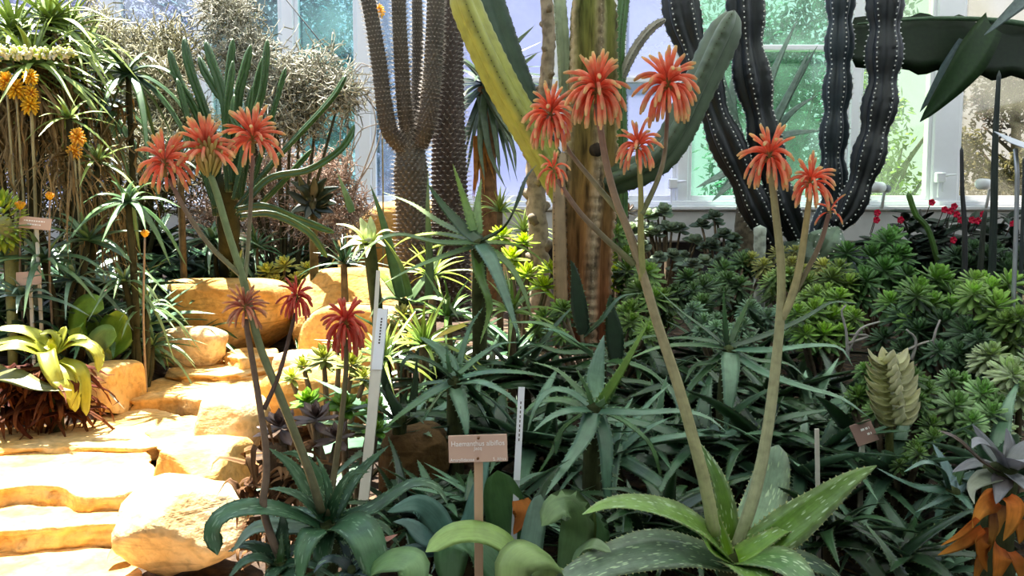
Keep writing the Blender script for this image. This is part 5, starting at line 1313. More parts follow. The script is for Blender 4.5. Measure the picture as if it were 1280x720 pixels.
for k in range(210):
    a = rg.uniform(0, 6.28); d_ = V3(math.cos(a), math.sin(a), 0); p = c + V3(rg.uniform(-.16, .08), rg.uniform(-.06, .06), -rg.uniform(-.02, .14)); l = rg.uniform(.05, .13)
    sd = V3(rg.gauss(0, .35), rg.gauss(0, .35), rg.gauss(0, .3)) * l
    P = [p, p + d_ * l * .6 + sd * .5 + V3(0, 0, -.02), p + d_ * l * .8 + sd + V3(0, 0, -.06), p + d_ * l * rg.uniform(.3, 1.0) + sd * 1.4 + V3(0, 0, -rg.uniform(.05, .13))]
    for q in P: q[2] = max(q[2], soil(q[0], q[1]) + .015 + .02 * rg.random())
    t = rg.random(); leaf(m, P, .026, cb=srgb(84, 36, 26), ct=srgb(110, 56, 36) * (1 - t) + srgb(150, 96, 50) * t, rng=rg, n=8, thick=.06, chan=.5)
m.build('dry_leaf_skirt', M['dry'], br)
aloe('olive_leaf', 'broad mottled olive leaf plant stretching in from the left edge over the brown skirt', 'bromeliad', (-30, 478, 2.5), [
    (26, [(-30, 478, 0), (10, 470, -.02), (50, 484, -.04), (90, 488, -.05)], {'prof': 'spear'}), (22, [(-30, 480, 0), (-10, 460, .02), (10, 462, .03)], {}), (22, [(-32, 484, 0), (-15, 500, -.04), (0, 515, -.06)], {})],
     cb=srgb(120, 124, 60), ct=srgb(150, 146, 84), mat='strap', prof='spear', seed=62, thick=.05, stem_r=.025)
# fallen dry leaf and thin white leaf on the paving
def lone_leaf(name, label, pts, w, cb, ct, mat='dry', prof='spear', hint=(0, -.45, 1), cat='fallen leaf'):
    P = [at(*p) for p in pts]; m = MB(); leaf(m, P, w, hint=hint, cb=cb, ct=ct, prof=prof, n=12, thick=.05, chan=.25)
    return tag(m.build(name, M[mat], None, loc=P[0]), label, cat)
lone_leaf('fallen_leaf', 'curled yellow dead leaf lying on the paving below the brown skirt', [(25, 518, 2.72), (52, 526, 2.66), (84, 538, 2.6)], .03, srgb(200, 180, 60), srgb(170, 130, 50))
lone_leaf('fallen_leaf', 'thin whitish leaf hanging down the face of the ochre edging block', [(106, 472, 2.78), (130, 484, 2.8), (145, 500, 2.78), (156, 512, 2.78)], .02, srgb(214, 218, 190), srgb(230, 230, 214), prof='aloe')
lone_leaf('fallen_leaf', 'pointed yellow-green leaf caught under the pale boulder', [(162, 688, 1.86), (150, 690, 1.84), (134, 702, 1.8)], .05, srgb(190, 186, 90), srgb(210, 200, 120))
lone_leaf('fallen_leaf', 'pinkish dead leaf lying below the dark spotted aloe', [(462, 674, 1.42), (480, 676, 1.4), (497, 668, 1.4)], .024, srgb(190, 140, 130), srgb(200, 150, 140))
lone_leaf('fallen_leaf', 'curled orange dead leaf behind the clear rod', [(650, 625, 1.5), (655, 645, 1.48), (642, 668, 1.47)], .05, srgb(190, 120, 56), srgb(170, 96, 40))
lone_leaf('fallen_leaf', 'small yellowed leaf tip among the leaves of the star-shaped aloe', [(582, 406, 2.3), (560, 415, 2.26), (540, 425, 2.22)], .03, srgb(200, 190, 60), srgb(226, 190, 60), mat='strap')
# spiky wheel at the left edge
sp_ = big_root('bottlebrush_spurge', 'bright lime wheel of short leaflets cut by the left edge', 'succulent', 8, 300, 3.0)
m = MB(); m2 = MB(); c = at(2, 276, 3.0); rg = random.Random(4)
tube(m2, [np.array(sp_.location), c + V3(0, .05, -.06), c], [.015, .03], 8, n=8, col=srgb(150, 150, 90))
for k in range(150):
    z = 1 - 2 * (k + .5) / 150; a = k * 2.39996; d_ = V3(math.cos(a) * math.sqrt(1 - z * z), math.sin(a) * math.sqrt(1 - z * z), z); p = c + d_ * V3(.054, .054, .084)
    small_leaf(m, p, d_ + V3(0, 0, .15), V3(0, -.4, 1), .041, .018, srgb(170, 196, 40) * rg.uniform(.8, 1.1), srgb(214, 226, 90), prof='oval', n=4)
m2.build('stem', M['stalk'], sp_); m.build('leaflets', M['soft'], sp_)
# yellow and orange blooms
YE, YO, OR = srgb(246, 186, 30), srgb(250, 206, 60), srgb(236, 150, 40)
def poker(label, px, py, d, Rp, foot, seed, c0=YE, c1=YO, n=46, cat='flower', h=.5):
    c = at(px, py, d); b = at(foot[0], foot[1], d + .06); g = ground_of(b); r = thing('poker_flower', label, cat, g)
    m = MB(); tube(m, [g, (g + c) / 2 + V3(.01, 0, 0), c + V3(0, 0, -Rp * d / F * .6)], [.006, .004], 6, n=12, col=srgb(170, 160, 120)); s = m.build('flower_stalk', M['stalk'], r)
    mb = MB(); rg = random.Random(seed); R = Rp * .85 * d / F
    for i in range(n):
        t = (i + .5) / n; a = i * 2.4; e = math.radians(-50 + 130 * t); p = c + V3(0, 0, (t - .5) * R * h)
        dd = V3(math.cos(a) * math.cos(e), math.sin(a) * math.cos(e), math.sin(e)); floret(mb, p + dd * R * .15, dd, R * .85 * rg.uniform(.85, 1.1), R * .11, rg, c0, c1, YO, .1)
    mb.build('flower_head', M['petal'], s)
poker('orange-yellow bloom at the left edge beside the dry skirt, higher of the leftmost pair', 8, 103, 3.15, 13, (20, 330), 1, c0=OR)
poker('yellow bloom overlapping the leftmost orange one under the white spike', 20, 112, 3.15, 14, (30, 330), 2)
poker('topmost yellow bloom just below the white flower spike', 38, 97, 3.15, 11, (38, 330), 3)
poker('orange bloom between the topmost bloom and the brown skirt', 39, 117, 3.15, 10, (40, 332), 4, c0=OR)
poker('rich yellow bloom lowest of the cluster on the brown skirt', 38, 132, 3.15, 13, (42, 332), 5)
poker('pale orange bloom beside the dry hanging leaves, upper of a pair', 97, 172, 3.15, 12, (100, 335), 6, c1=srgb(250, 190, 90))
poker('pale orange bloom beside the dry hanging leaves, lower of a pair', 93, 190, 3.15, 11, (98, 335), 7, c1=srgb(250, 190, 90))
poker('small yellow bloom high behind the leftmost arm of the spiny grey succulent', 474, 14, 4.9, 9, (478, 330), 8)
def bud(label, px, py, d, Rp, foot, seed):
    c = at(px, py, d); g = ground_of(at(*foot, d + .05)); r = thing('closed_flower', label, 'flower', g)
    m = MB(); tube(m, [g, (g + c) / 2 + V3(-.01, 0, 0), c], [.005, .0035], 6, n=12, col=srgb(150, 130, 110)); s = m.build('flower_stalk', M['stalk'], r)
    mb = MB(); rg = random.Random(seed); R = Rp * d / F
    for i in range(22):
        a = i * 2.4; e = math.radians(35 + 50 * (i / 22)); dd = V3(math.cos(a) * math.cos(e), math.sin(a) * math.cos(e), math.sin(e)); floret(mb, c + V3(0, 0, -R * .4), dd, R * 1.5 * rg.uniform(.8, 1), R * .2, rg, YE, YO, OR, -.12)
    mb.build('flower_head', M['petal'], s)
bud('closed yellow bloom on a brown stalk right of the tan name sign', 62, 247, 3.0, 7, (64, 345), 1)
bud('closed orange bloom just above the tan name sign', 25, 259, 3.0, 7.5, (28, 345), 2)
bud('small closed yellow bloom among the long arching aloe leaves', 181, 294, 3.0, 6.5, (178, 345), 3)
# white spike lying across the top left
ws = big_root('white_flower_spike', 'long horizontal white flower spike with lime buds across the top left aloe', 'flower', -20, 330, 3.0)
m = MB(); tube(m, [np.array(ws.location), at(-40, 180, 3.0), at(-20, 70, 3.0), at(30, 66, 2.95), at(92, 67, 2.9)], [.01, .005], 6, n=30, col=srgb(170, 180, 120)); sk = m.build('flower_stalk', M['stalk'], ws)
m = MB(); rg = random.Random(6)
for k in range(230):
    t = rg.random(); p = at(-12 + 104 * t, 66 + rg.gauss(0, 1.5), 2.95 - .04 * t); a = rg.uniform(0, 6.28); dd = V3(rg.uniform(-.3, .5), math.cos(a) * .8, math.sin(a))
    cc = srgb(238, 236, 226) if rg.random() < .68 else srgb(190, 210, 50)
    floret(m, p, dd, .026 * (1.15 - .5 * t), .0042, rg, cc, cc, srgb(240, 236, 200), .02)
m.build('flower_head', M['petal'], sk)
# wiry bushes
twig_bush('wiry_bush', 'pale intricate wiry bush between the violet pane and the euphorbia fingers', ground_of(at(165, 320, 4.6)), [(130, 60, 4.6, 38), (165, 95, 4.6, 42), (195, 65, 4.7, 40), (150, 130, 4.5, 36), (195, 140, 4.6, 40), (225, 70, 4.8, 34), (232, 150, 4.6, 34), (120, 40, 4.7, 26), (205, 110, 4.5, 36), (130, 170, 4.4, 34), (190, 185, 4.3, 36)], 71, 15000, .0058, srgb(84, 82, 48), srgb(240, 234, 204), step=.046, leaves=.4, lcol=srgb(196, 196, 160))
twig_bush('wiry_bush', 'airy silvery wiry bush spreading right of the euphorbia fingers to the wire', ground_of(at(350, 330, 4.7)), [(290, 30, 4.8, 40), (330, 80, 4.7, 42), (365, 110, 4.7, 42), (400, 95, 4.7, 36), (345, 140, 4.6, 40), (300, 80, 4.8, 36), (425, 120, 4.6, 26), (375, 150, 4.7, 32), (280, 8, 4.9, 30)], 72, 13000, .0052, srgb(86, 84, 60), srgb(240, 236, 220), step=.046, leaves=.4, lcol=srgb(200, 204, 170))
twig_bush('dry_bush', 'dry pinkish-tan twiggy bush behind the long euphorbia arms', ground_of(at(370, 330, 5.0)), [(330, 200, 4.9, 40), (370, 220, 4.9, 42), (400, 240, 4.9, 34), (340, 250, 4.8, 36), (420, 215, 5.0, 30), (300, 230, 4.8, 34), (380, 270, 4.7, 34), (300, 280, 4.8, 34), (340, 290, 4.8, 34), (410, 290, 4.8, 32), (440, 260, 5.0, 26), (260, 270, 4.8, 34)], 73, 14000, .0045, srgb(140, 110, 92), srgb(220, 196, 180), step=.04, leaves=.2, lcol=srgb(206, 190, 170))
twig_bush('dry_bush', 'added dark brown backdrop bush behind the aloes at the top left edge', ground_of(at(60, 330, 4.9)), [(10, 120, 4.9, 50), (60, 150, 4.9, 50), (10, 200, 4.8, 50), (80, 210, 4.8, 50), (120, 260, 4.7, 46), (40, 260, 4.7, 46), (180, 240, 4.8, 44), (230, 220, 4.9, 40)], 74, 9000, .006, srgb(60, 56, 34), srgb(130, 120, 76), step=.05, leaves=.5, lcol=srgb(84, 90, 50))  # backdrop bush added and coloured dark to fill gaps that look dark
# bare crossing twigs by the mullion
bt = big_root('bare_shrub', 'bare pale twigs reaching across the white mullion left of the spiny stems', 'shrub', 440, 330, 5.0)
m = MB()
for t in [[(440, 330), (430, 220), (452, 160), (412, 142)], [(440, 250), (470, 160), (450, 100), (432, 78)], [(432, 230), (440, 92), (468, 84), (474, 86)], [(435, 235), (445, 170), (480, 152)], [(440, 240), (465, 200), (478, 160)], [(440, 250), (425, 180), (440, 95), (470, 82), (492, 92)]]:
    tube(m, [at(a, b, 5.0) for a, b in t], [.006, .003], 5, n=16, col=srgb(170, 160, 150))
m.build('twigs', M['twig'], bt)
# dark silhouette rosette on a stem
ds = big_root('dark_star_aloe', 'dark star-shaped rosette on a stem in front of the dry tan bush', 'aloe', 392, 330, 4.0)
c = at(391, 252, 4.0); m = MB(); rg = random.Random(7)
for t in [[(-4, -4), (-10, -14), (-28, -26)], [(0, -6), (2, -18), (2, -32)], [(4, -4), (14, -12), (34, -18)], [(-4, 2), (-18, -4), (-32, -14)], [(4, 2), (16, -2), (26, -10)], [(4, 4), (18, 2), (30, 2)], [(-3, 6), (-14, 8), (-28, 14)], [(3, 6), (14, 10), (26, 14)], [(0, 4), (-4, 12), (-10, 22)], [(2, 4), (6, 14), (8, 22)], [(-3, -3), (-12, -18), (-18, -34)], [(3, -4), (10, -20), (18, -30)]]:
    leaf(m, [at(391 + a, 252 + b, 4.0 - .03 * i) for i, (a, b) in enumerate(t)], .06, cb=srgb(34, 44, 34), ct=srgb(46, 60, 42), rng=rg, n=9, prof='spear', hint=(.2, -1, .4))
m.build('leaves', M['aloe'], ds); m = MB(); tube(m, [np.array(ds.location), c], [.025, .02], 8, n=6, col=srgb(90, 84, 60), rough=.2); m.build('stem', M['bark'], ds)
# rosettes round the top of the path
shrub('variegated_shrub', 'cream and lime variegated little shrub under the euphorbia above the ochre block', 'shrub', [(335, 338, 4.3, 22), (355, 330, 4.3, 20), (372, 348, 4.25, 20), (345, 352, 4.25, 20), (326, 350, 4.3, 16), (385, 335, 4.35, 18)], cin=srgb(222, 222, 110), cout=srgb(200, 204, 130), seed=80, n=36, wr=.34)
shrub('pale_aeonium', 'pale lime leaf rosettes beside the pale leaning rod', 'succulent', [(405, 445, 2.35, 32), (440, 452, 2.25, 34), (380, 455, 2.4, 26), (425, 425, 2.5, 26), (365, 470, 2.3, 22), (455, 470, 2.2, 22)], cin=srgb(210, 216, 100), cout=srgb(170, 180, 100), seed=81, n=32, wr=.26, prof='oval')
shrub('pale_aeonium', 'cream-tinged rosettes behind the coral bloom right of the pale rod', 'succulent', [(505, 392, 2.7, 24), (525, 405, 2.7, 22), (490, 410, 2.6, 20), (512, 425, 2.6, 20)], cin=srgb(226, 220, 150), cout=srgb(180, 184, 120), seed=82, n=28, wr=.3)
shrub('lime_succulent', 'bright lime succulent in sun behind the star-shaped aloe', 'succulent', [(660, 340, 3.3, 28), (680, 355, 3.2, 26), (640, 320, 3.4, 26), (690, 335, 3.4, 24), (628, 292, 3.6, 24), (655, 300, 3.5, 22)], cin=srgb(206, 220, 50), cout=srgb(150, 180, 40), seed=83, n=26, wr=.32, prof='oval')
shrub('lime_succulent', 'yellow-lime rosettes just right of the ridged trunk', 'succulent', [(760, 322, 3.7, 18), (768, 340, 3.6, 20), (764, 355, 3.4, 18)], cin=srgb(214, 226, 50), cout=srgb(180, 200, 50), seed=84, n=20, wr=.4)
shrub('lime_succulent', 'glossy lime leaves at the back of the dark spotted aloe', 'succulent', [(385, 500, 1.95, 30), (430, 505, 1.9, 30), (465, 510, 1.95, 30), (470, 535, 1.85, 24)], cin=srgb(140, 180, 40), cout=srgb(90, 140, 40), seed=85, n=18, wr=.5, prof='oval')
shrub('purple_leaf_plant', 'plant with dull purple-brown toothed leaves behind the left dark aloe', 'succulent', [(350, 530, 1.75, 40), (395, 520, 1.8, 40), (420, 545, 1.75, 34)], cin=srgb(96, 76, 70), cout=srgb(110, 90, 84), seed=86, n=16, wr=.36, prof='oval', mat='strap')
# dead leaves heap beside the boulder
dh = big_root('dead_leaf_clump', 'clump of tan and brown dead leaves between the boulders and the dark aloe', 'dead leaves', 345, 600, 1.72)
m = MB(); rg = random.Random(8); c = at(345, 560, 1.72)
for k in range(150):
    a = rg.uniform(0, 6.28); el_ = rg.uniform(-.9, .7); d_ = V3(math.cos(a) * math.cos(el_), math.sin(a) * math.cos(el_), math.sin(el_)); p = c + V3(rg.uniform(-.07, .09), rg.uniform(-.05, .05), rg.uniform(-.22, .0)); l = rg.uniform(.04, .1)
    sd = V3(rg.gauss(0, .3), rg.gauss(0, .3), rg.gauss(0, .3)) * l
    P = [p, p + d_ * l * .5 + sd, p + d_ * l + sd * .3 - V3(0, 0, l * .4)]
    for q in P: q[2] = max(q[2], soil(q[0], q[1]) + .01)
    t = rg.random(); leaf(m, P, .02, cb=srgb(70, 42, 30) * (1 - t) + srgb(170, 130, 86) * t, ct=srgb(150, 110, 74), rng=rg, n=7, thick=.06, chan=.5)
m.build('dry_leaves', M['dry'], dh); m = MB(); tube(m, [np.array(dh.location) - V3(0, 0, .03), c], [.03, .025], 8, n=5, col=srgb(90, 70, 50)); m.build('stem', M['bark'], dh)
# ------------------------------------------------------------------ right side shrubs
AG1, AG2 = srgb(70, 112, 70), srgb(118, 160, 104)
def aeo(label, rs, seed, cin=AG2, cout=AG1, n=46, wr=.31, base=None, name='aeonium', **kw):
    kw.setdefault('el', (-48, 82))
    return shrub(name, label, 'aeonium', [(a, b, d, r * 1.08) for a, b, d, r in rs], cin=np.minimum(cin * V3(1.55, 1.4, 1.3) + .02, .8), cout=np.minimum(cout * V3(1.3, 1.15, 1.05) + .01, .8), extra=2, seed=seed, n=n, wr=wr, base=base, **kw)
aeo('leafy aeonium with a domed dark green top below the pale kerb right of the cactus', [(1110, 300, 3.9, 30), (1090, 318, 3.8, 30), (1128, 318, 3.8, 28), (1105, 335, 3.6, 32), (1080, 345, 3.6, 28)], 101, cin=srgb(90, 140, 70), cout=srgb(62, 106, 60))
aeo('broad-leaved aeonium with light green rosettes in front of the red flowers', [(1172, 345, 3.2, 36), (1148, 360, 3.1, 32), (1195, 365, 3.1, 32), (1165, 378, 2.9, 30)], 102, cin=srgb(130, 176, 84))
aeo('aeonium with drooping lower leaves under the sloping sign post', [(1246, 380, 2.6, 42), (1262, 352, 2.8, 34), (1238, 358, 2.8, 30), (1275, 395, 2.5, 30)], 103, cin=srgb(150, 190, 100), cout=srgb(110, 150, 84), el=(-60, 80))
aeo('grey-green aeonium low at the right edge with pale leaves', [(1262, 462, 2.2, 36), (1275, 490, 2.1, 34), (1240, 440, 2.3, 30), (1290, 450, 2.2, 30)], 104, cin=srgb(150, 180, 130), cout=srgb(180, 200, 170))
aeo('aeonium with a pale rimmed rosette right of the pagoda-leaved plant', [(1228, 490, 2.1, 34), (1200, 478, 2.2, 30), (1195, 505, 2.0, 34), (1240, 515, 2.0, 30), (1215, 525, 1.95, 26)], 105, cin=srgb(110, 156, 84), cout=srgb(150, 184, 146))
aeo('dark shaded aeonium between the light green rosettes and the pagoda-leaved plant', [(1210, 412, 2.6, 34), (1180, 400, 2.8, 32), (1225, 430, 2.5, 28), (1150, 410, 2.8, 28), (1200, 440, 2.5, 30), (1130, 390, 3.0, 28)], 106, cin=srgb(90, 130, 90), cout=srgb(56, 90, 64))
aeo('bright rosette shrub left of the dead twigs in the middle of the right bed', [(1020, 385, 2.8, 30), (1040, 395, 2.75, 30), (1005, 400, 2.7, 28), (1030, 415, 2.65, 28), (1050, 370, 3.0, 24)], 107, cin=srgb(140, 180, 70), cout=srgb(84, 130, 66))
aeo('pale rosettes at the foot of the pale ringed stem', [(985, 345, 3.6, 22), (1010, 350, 3.5, 24), (1040, 345, 3.5, 26), (1060, 352, 3.5, 24), (965, 350, 3.6, 22), (1020, 365, 3.3, 22)], 108, cin=srgb(150, 180, 100), cout=srgb(110, 146, 90))
aeo('fresh green rosettes left of the tall pale flower stalks behind the aloes', [(785, 335, 3.4, 28), (800, 360, 3.2, 28), (770, 300, 3.8, 24), (815, 345, 3.4, 26), (790, 385, 3.0, 26), (830, 370, 3.2, 24)], 109, cin=srgb(130, 166, 84), cout=srgb(96, 136, 80))
aeo('dull green rosettes in the middle distance between the two pale stalks', [(860, 345, 3.7, 24), (885, 355, 3.6, 26), (905, 335, 3.9, 24), (845, 365, 3.4, 24), (925, 355, 3.6, 24), (880, 380, 3.2, 26), (930, 325, 4.1, 22)], 110, cin=srgb(104, 140, 90), cout=srgb(70, 106, 72))
aeo('bluish little rosettes in front of the dull green ones', [(880, 400, 2.7, 20), (870, 385, 2.8, 18), (895, 408, 2.6, 18), (940, 385, 2.9, 22), (960, 395, 2.8, 22), (930, 405, 2.7, 20)], 111, cin=srgb(140, 176, 150), cout=srgb(100, 146, 120))
aeo('green rosettes peeping between the ridged trunk foot and the upright dark leaves', [(790, 400, 2.8, 22), (810, 410, 2.7, 20), (700, 385, 3.1, 22), (680, 395, 3.0, 22)], 112, cin=srgb(120, 156, 70), cout=srgb(84, 120, 60))
aeo('small leafy rosettes around the brown name plate at right', [(1095, 510, 2.0, 22), (1075, 490, 2.1, 22), (1155, 555, 1.9, 22), (1140, 575, 1.85, 20), (1165, 530, 1.95, 24)], 113, cin=srgb(120, 160, 80), cout=srgb(80, 120, 70))
aeo('deep green leafy shrub under the red flowers by the dark rods', [(1235, 320, 3.8, 30), (1210, 330, 3.8, 28), (1260, 335, 3.7, 28), (1280, 320, 3.8, 28)], 114, cin=srgb(70, 104, 70), cout=srgb(40, 66, 48))
aeo('yellowish rosettes far behind in the bed left of the black cactus base', [(975, 315, 4.2, 20), (955, 330, 4.0, 18), (990, 328, 4.0, 18), (1030, 330, 4.0, 18)], 115, cin=srgb(180, 190, 120), cout=srgb(150, 160, 100))
# jade plants
shrub('jade_plant', 'grey-green jade plant with round leaves below the window catch', 'jade plant', [(830, 262, 5.2, 17), (850, 285, 5.1, 17), (820, 290, 5.0, 17), (870, 300, 5.0, 17), (842, 318, 4.8, 17), (800, 310, 4.8, 17), (880, 325, 4.7, 17), (815, 330, 4.6, 17), (862, 330, 4.6, 17), (790, 285, 5.0, 17), (810, 268, 5.2, 17)], cin=srgb(160, 176, 150), cout=srgb(130, 150, 124), extra=2, seed=120, n=10, wr=1.05, prof='oval', curl=.05, tilt=.8)
shrub('jade_plant', 'dark grey-green jade plant rising against the pale kerb', 'jade plant', [(893, 270, 5.0, 17), (905, 292, 4.9, 17), (890, 305, 4.8, 17), (915, 310, 4.7, 17), (900, 325, 4.6, 17), (925, 325, 4.5, 17)], cin=srgb(120, 140, 114), cout=srgb(96, 116, 94), extra=2, seed=121, n=10, wr=1.05, prof='oval', curl=.05, tilt=.8)
shrub('red_sand_shrub', 'thin pinkish shrub between the ridged trunk and the jade plant', 'shrub', [(770, 275, 4.6, 20), (765, 255, 4.8, 18), (785, 262, 4.8, 18), (772, 292, 4.5, 16)], cin=srgb(150, 120, 100), cout=srgb(130, 120, 96), seed=122, n=18, wr=.3, prof='oval')
# crown of thorns with red flowers
ct_ = big_root('red_flowered_shrub', 'dark-leaved shrub dotted with small red flowers below the sill at right', 'shrub', 1175, 320, 4.6)
m = MB(); rg = random.Random(11); fo = MB(); fl = MB(); b = np.array(ct_.location)
tips = [(1105, 300), (1130, 275), (1150, 262), (1135, 310), (1165, 290), (1185, 275), (1200, 295), (1215, 270), (1220, 300), (1240, 285), (1260, 270), (1160, 320), (1190, 320), (1270, 295), (1145, 335)]
for t in tips:
    c = at(*t, 4.6 + rg.uniform(-.25, .2)); tube(m, [b, (b + c) / 2 + V3(0, 0, .02), c], [.012, .007], 6, n=10, col=srgb(60, 60, 50))
    for k in range(44):
        q = c * (1 - .35 * rg.random()) + b * 0; s = rg.random() * .6; q = c * (1 - s) + b * s
        a = rg.uniform(0, 6.28); small_leaf(fo, q, V3(math.cos(a), math.sin(a) * .8, rg.uniform(-.4, .6)), V3(0, -.4, 1), rg.uniform(.1, .19), .05, srgb(40, 58, 42) * rg.uniform(.7, 1.4), prof='oval', curl=-.1)
m.build('stems', M['stalk'], ct_); fo.build('foliage', M['soft'], ct_)
for i, (a, b_) in enumerate([(1096, 266), (1095, 275), (1192, 258), (1195, 268), (1180, 262), (1200, 275), (1214, 275), (1221, 276), (1191, 300), (1202, 317), (1125, 275), (1164, 253), (1187, 264), (1265, 280), (1203, 325), (1228, 268)]):
    c = at(a, b_, 4.35); f = MB()
    for k in range(5):
        t = k * 1.257; small_leaf(f, c, V3(math.cos(t), -.35, math.sin(t)), V3(0, -1, 0), .022, .022, srgb(226, 30, 76) * rg.uniform(.85, 1.1), prof='oval', n=5)
    small_leaf(f, c + V3(0, -.004, 0), V3(0, -1, .2), V3(0, 0, 1), .008, .006, srgb(230, 200, 60), prof='oval')
    tube(f, [c + V3(0, .005, 0), c + V3(.02, .12, -.12)], [.003, .002], 4, n=3, col=srgb(90, 60, 60)); f.build('red_flower', M['petal'], ct_)
# green upright thumb and dark rods
def rod_plant(label, pts, r, d, col=srgb(40, 52, 48), name='pole_cactus', ct=None):
    root = big_root(name, label, 'cactus', *pts[0], d); m = MB(); P = [at(a, b, d) for a, b in pts]; P[0] = ground_of(P[0]) - V3(0, 0, .02)
    ribbed(m, None, P, [q * d / F for q in r], ribs=5, depth=.2, n=60, col=col, ct=ct); m.build('stem', M['cactus'], root)
rod_plant('tall thin black rod-like stem left of the sloping sign post', [(1241, 360), (1242, 280), (1244, 180), (1249, 88)], [5, 4.6, 4.2, 2.4], 3.3)
rod_plant('shorter thin dark rod-like stem between the wide mullion and the taller rod', [(1208, 370), (1206, 300), (1203, 240), (1202, 183)], [5, 4, 3, 2], 3.5, srgb(54, 56, 58))
rod_plant('leaning dark green thumb-like stem below the wide mullion', [(1200, 350), (1165, 300), (1145, 268), (1135, 240)], [3, 3.4, 3.4, 3.6], 4.0, srgb(34, 46, 32), ct=srgb(84, 124, 50))
rod_plant('slanting dark stem rising among the red flowers', [(1222, 360), (1228, 300), (1232, 262)], [5, 4, 2.5], 3.6, srgb(48, 54, 44))
rod_plant('thin dark stem at the right edge behind the sloping sign', [(1278, 360), (1279, 250), (1280, 196)], [2.6, 2.4, 1.6], 3.2, srgb(50, 60, 62))
# pagoda crassula
pg = big_root('pagoda_plant', 'creamy pagoda-like plant of stacked boat-shaped leaves left of the leafy rosettes', 'succulent', 1118, 545, 1.95)
m = MB(); rg = random.Random(12); lo = np.array(pg.location); top = at(1110, 442, 1.95)
tube(m, [lo, (lo + top) / 2, top], [.012, .008], 6, n=10, col=srgb(120, 120, 70)); m.build('stem', M['stalk'], pg)
m = MB()
for k in range(10):
    t = k / 9; c = at(1109 + 10 * t, 452 + 76 * t, 1.93); w_ = .042 + .016 * math.sin(t * 2.6)
    for q in range(4):
        a = q * 1.5708 + .12 + (.1 if k % 2 else 0); d_ = V3(math.cos(a), math.sin(a), 0); f_ = 1 if q % 2 == 0 else .45
        P = [c, c + d_ * w_ * .5 * f_ + V3(0, 0, -.003), c + d_ * w_ * f_ + V3(0, 0, .012), c + d_ * w_ * 1.25 * f_ + V3(0, 0, .034)]
        leaf(m, P, .04, cb=srgb(196, 198, 120), ct=srgb(236, 232, 196), rng=rg, n=8, prof='spear', thick=.1, chan=.35)
m.build('leaves', M['strap'], pg)
aeo('small tuft of green leaves wrapped round the pagoda-like plant', [(1140, 470, 2.05, 26), (1155, 480, 2.1, 24), (1090, 470, 2.1, 22), (1150, 505, 2.0, 22)], 116, cin=srgb(110, 150, 80), cout=srgb(76, 116, 66))
# white dead twigs
wt = big_root('dead_twigs', 'bare whitish dead twigs in the dark gap below the bright rosette shrub', 'dead twigs', 1060, 450, 2.5)
m = MB()
for t in [[(1060, 450), (1058, 415), (1052, 390), (1057, 382)], [(1060, 440), (1075, 412), (1100, 402)], [(1058, 430), (1085, 420), (1062, 418)], [(1140, 450), (1145, 425), (1133, 412)], [(1165, 450), (1168, 420), (1175, 400)], [(1120, 445), (1150, 430), (1170, 425)]]:
    tube(m, [at(a, b, 2.5) for a, b in t], [.006, .003], 5, n=10, col=srgb(176, 170, 164))
m.build('twigs', M['twig'], wt)
# bottom right: purple-grey rosette over orange dead leaves
pu = aloe('purple_rosette_aloe', 'grey-purple leaf rosette above hanging orange dead leaves at the bottom right corner', 'aloe', (1250, 585, 1.45), [
    (26, [(1255, 585, 0), (1240, 560, -.03), (1222, 552, -.06), (1215, 560, -.08)], {'cb': srgb(120, 124, 134), 'ct': srgb(170, 170, 180)}), (28, [(1258, 588, 0), (1270, 575, -.04), (1290, 580, -.08)], {'cb': srgb(150, 150, 166), 'ct': srgb(170, 170, 186)}),
    (22, [(1250, 590, 0), (1225, 575, -.04), (1195, 548, -.06), (1172, 538, -.06)], {'cb': srgb(90, 70, 60), 'ct': srgb(120, 96, 80)}), (24, [(1252, 592, 0), (1228, 600, -.06), (1214, 612, -.1), (1218, 630, -.12)], {'cb': srgb(140, 150, 130), 'ct': srgb(176, 180, 160)}),
    (20, [(1258, 580, .03), (1262, 560, .06), (1258, 535, .08)], {'hint': (0, -1, .3)}), (20, [(1264, 582, .02), (1280, 560, .05), (1300, 545, .06)], {}), (22, [(1262, 592, -.02), (1280, 605, -.07), (1300, 630, -.1)], {}), (22, [(1254, 594, -.02), (1250, 612, -.08), (1245, 630, -.11)], {'cb': srgb(96, 80, 70)}),
    (20, [(1250, 582, .02), (1232, 555, .05), (1215, 530, .06)], {'hint': (.3, -1, .4), 'cb': srgb(80, 96, 74)}), (20, [(1246, 586, .03), (1220, 580, .06), (1190, 590, .06)], {}),
], cb=srgb(110, 114, 110), ct=srgb(150, 150, 160), mat='strap', prof='spear', seed=130, split=True, thick=.08, chan=.2, stem_r=.03)
m = MB(); rg = random.Random(14)
OD, OD2 = srgb(206, 112, 44), srgb(224, 160, 70)
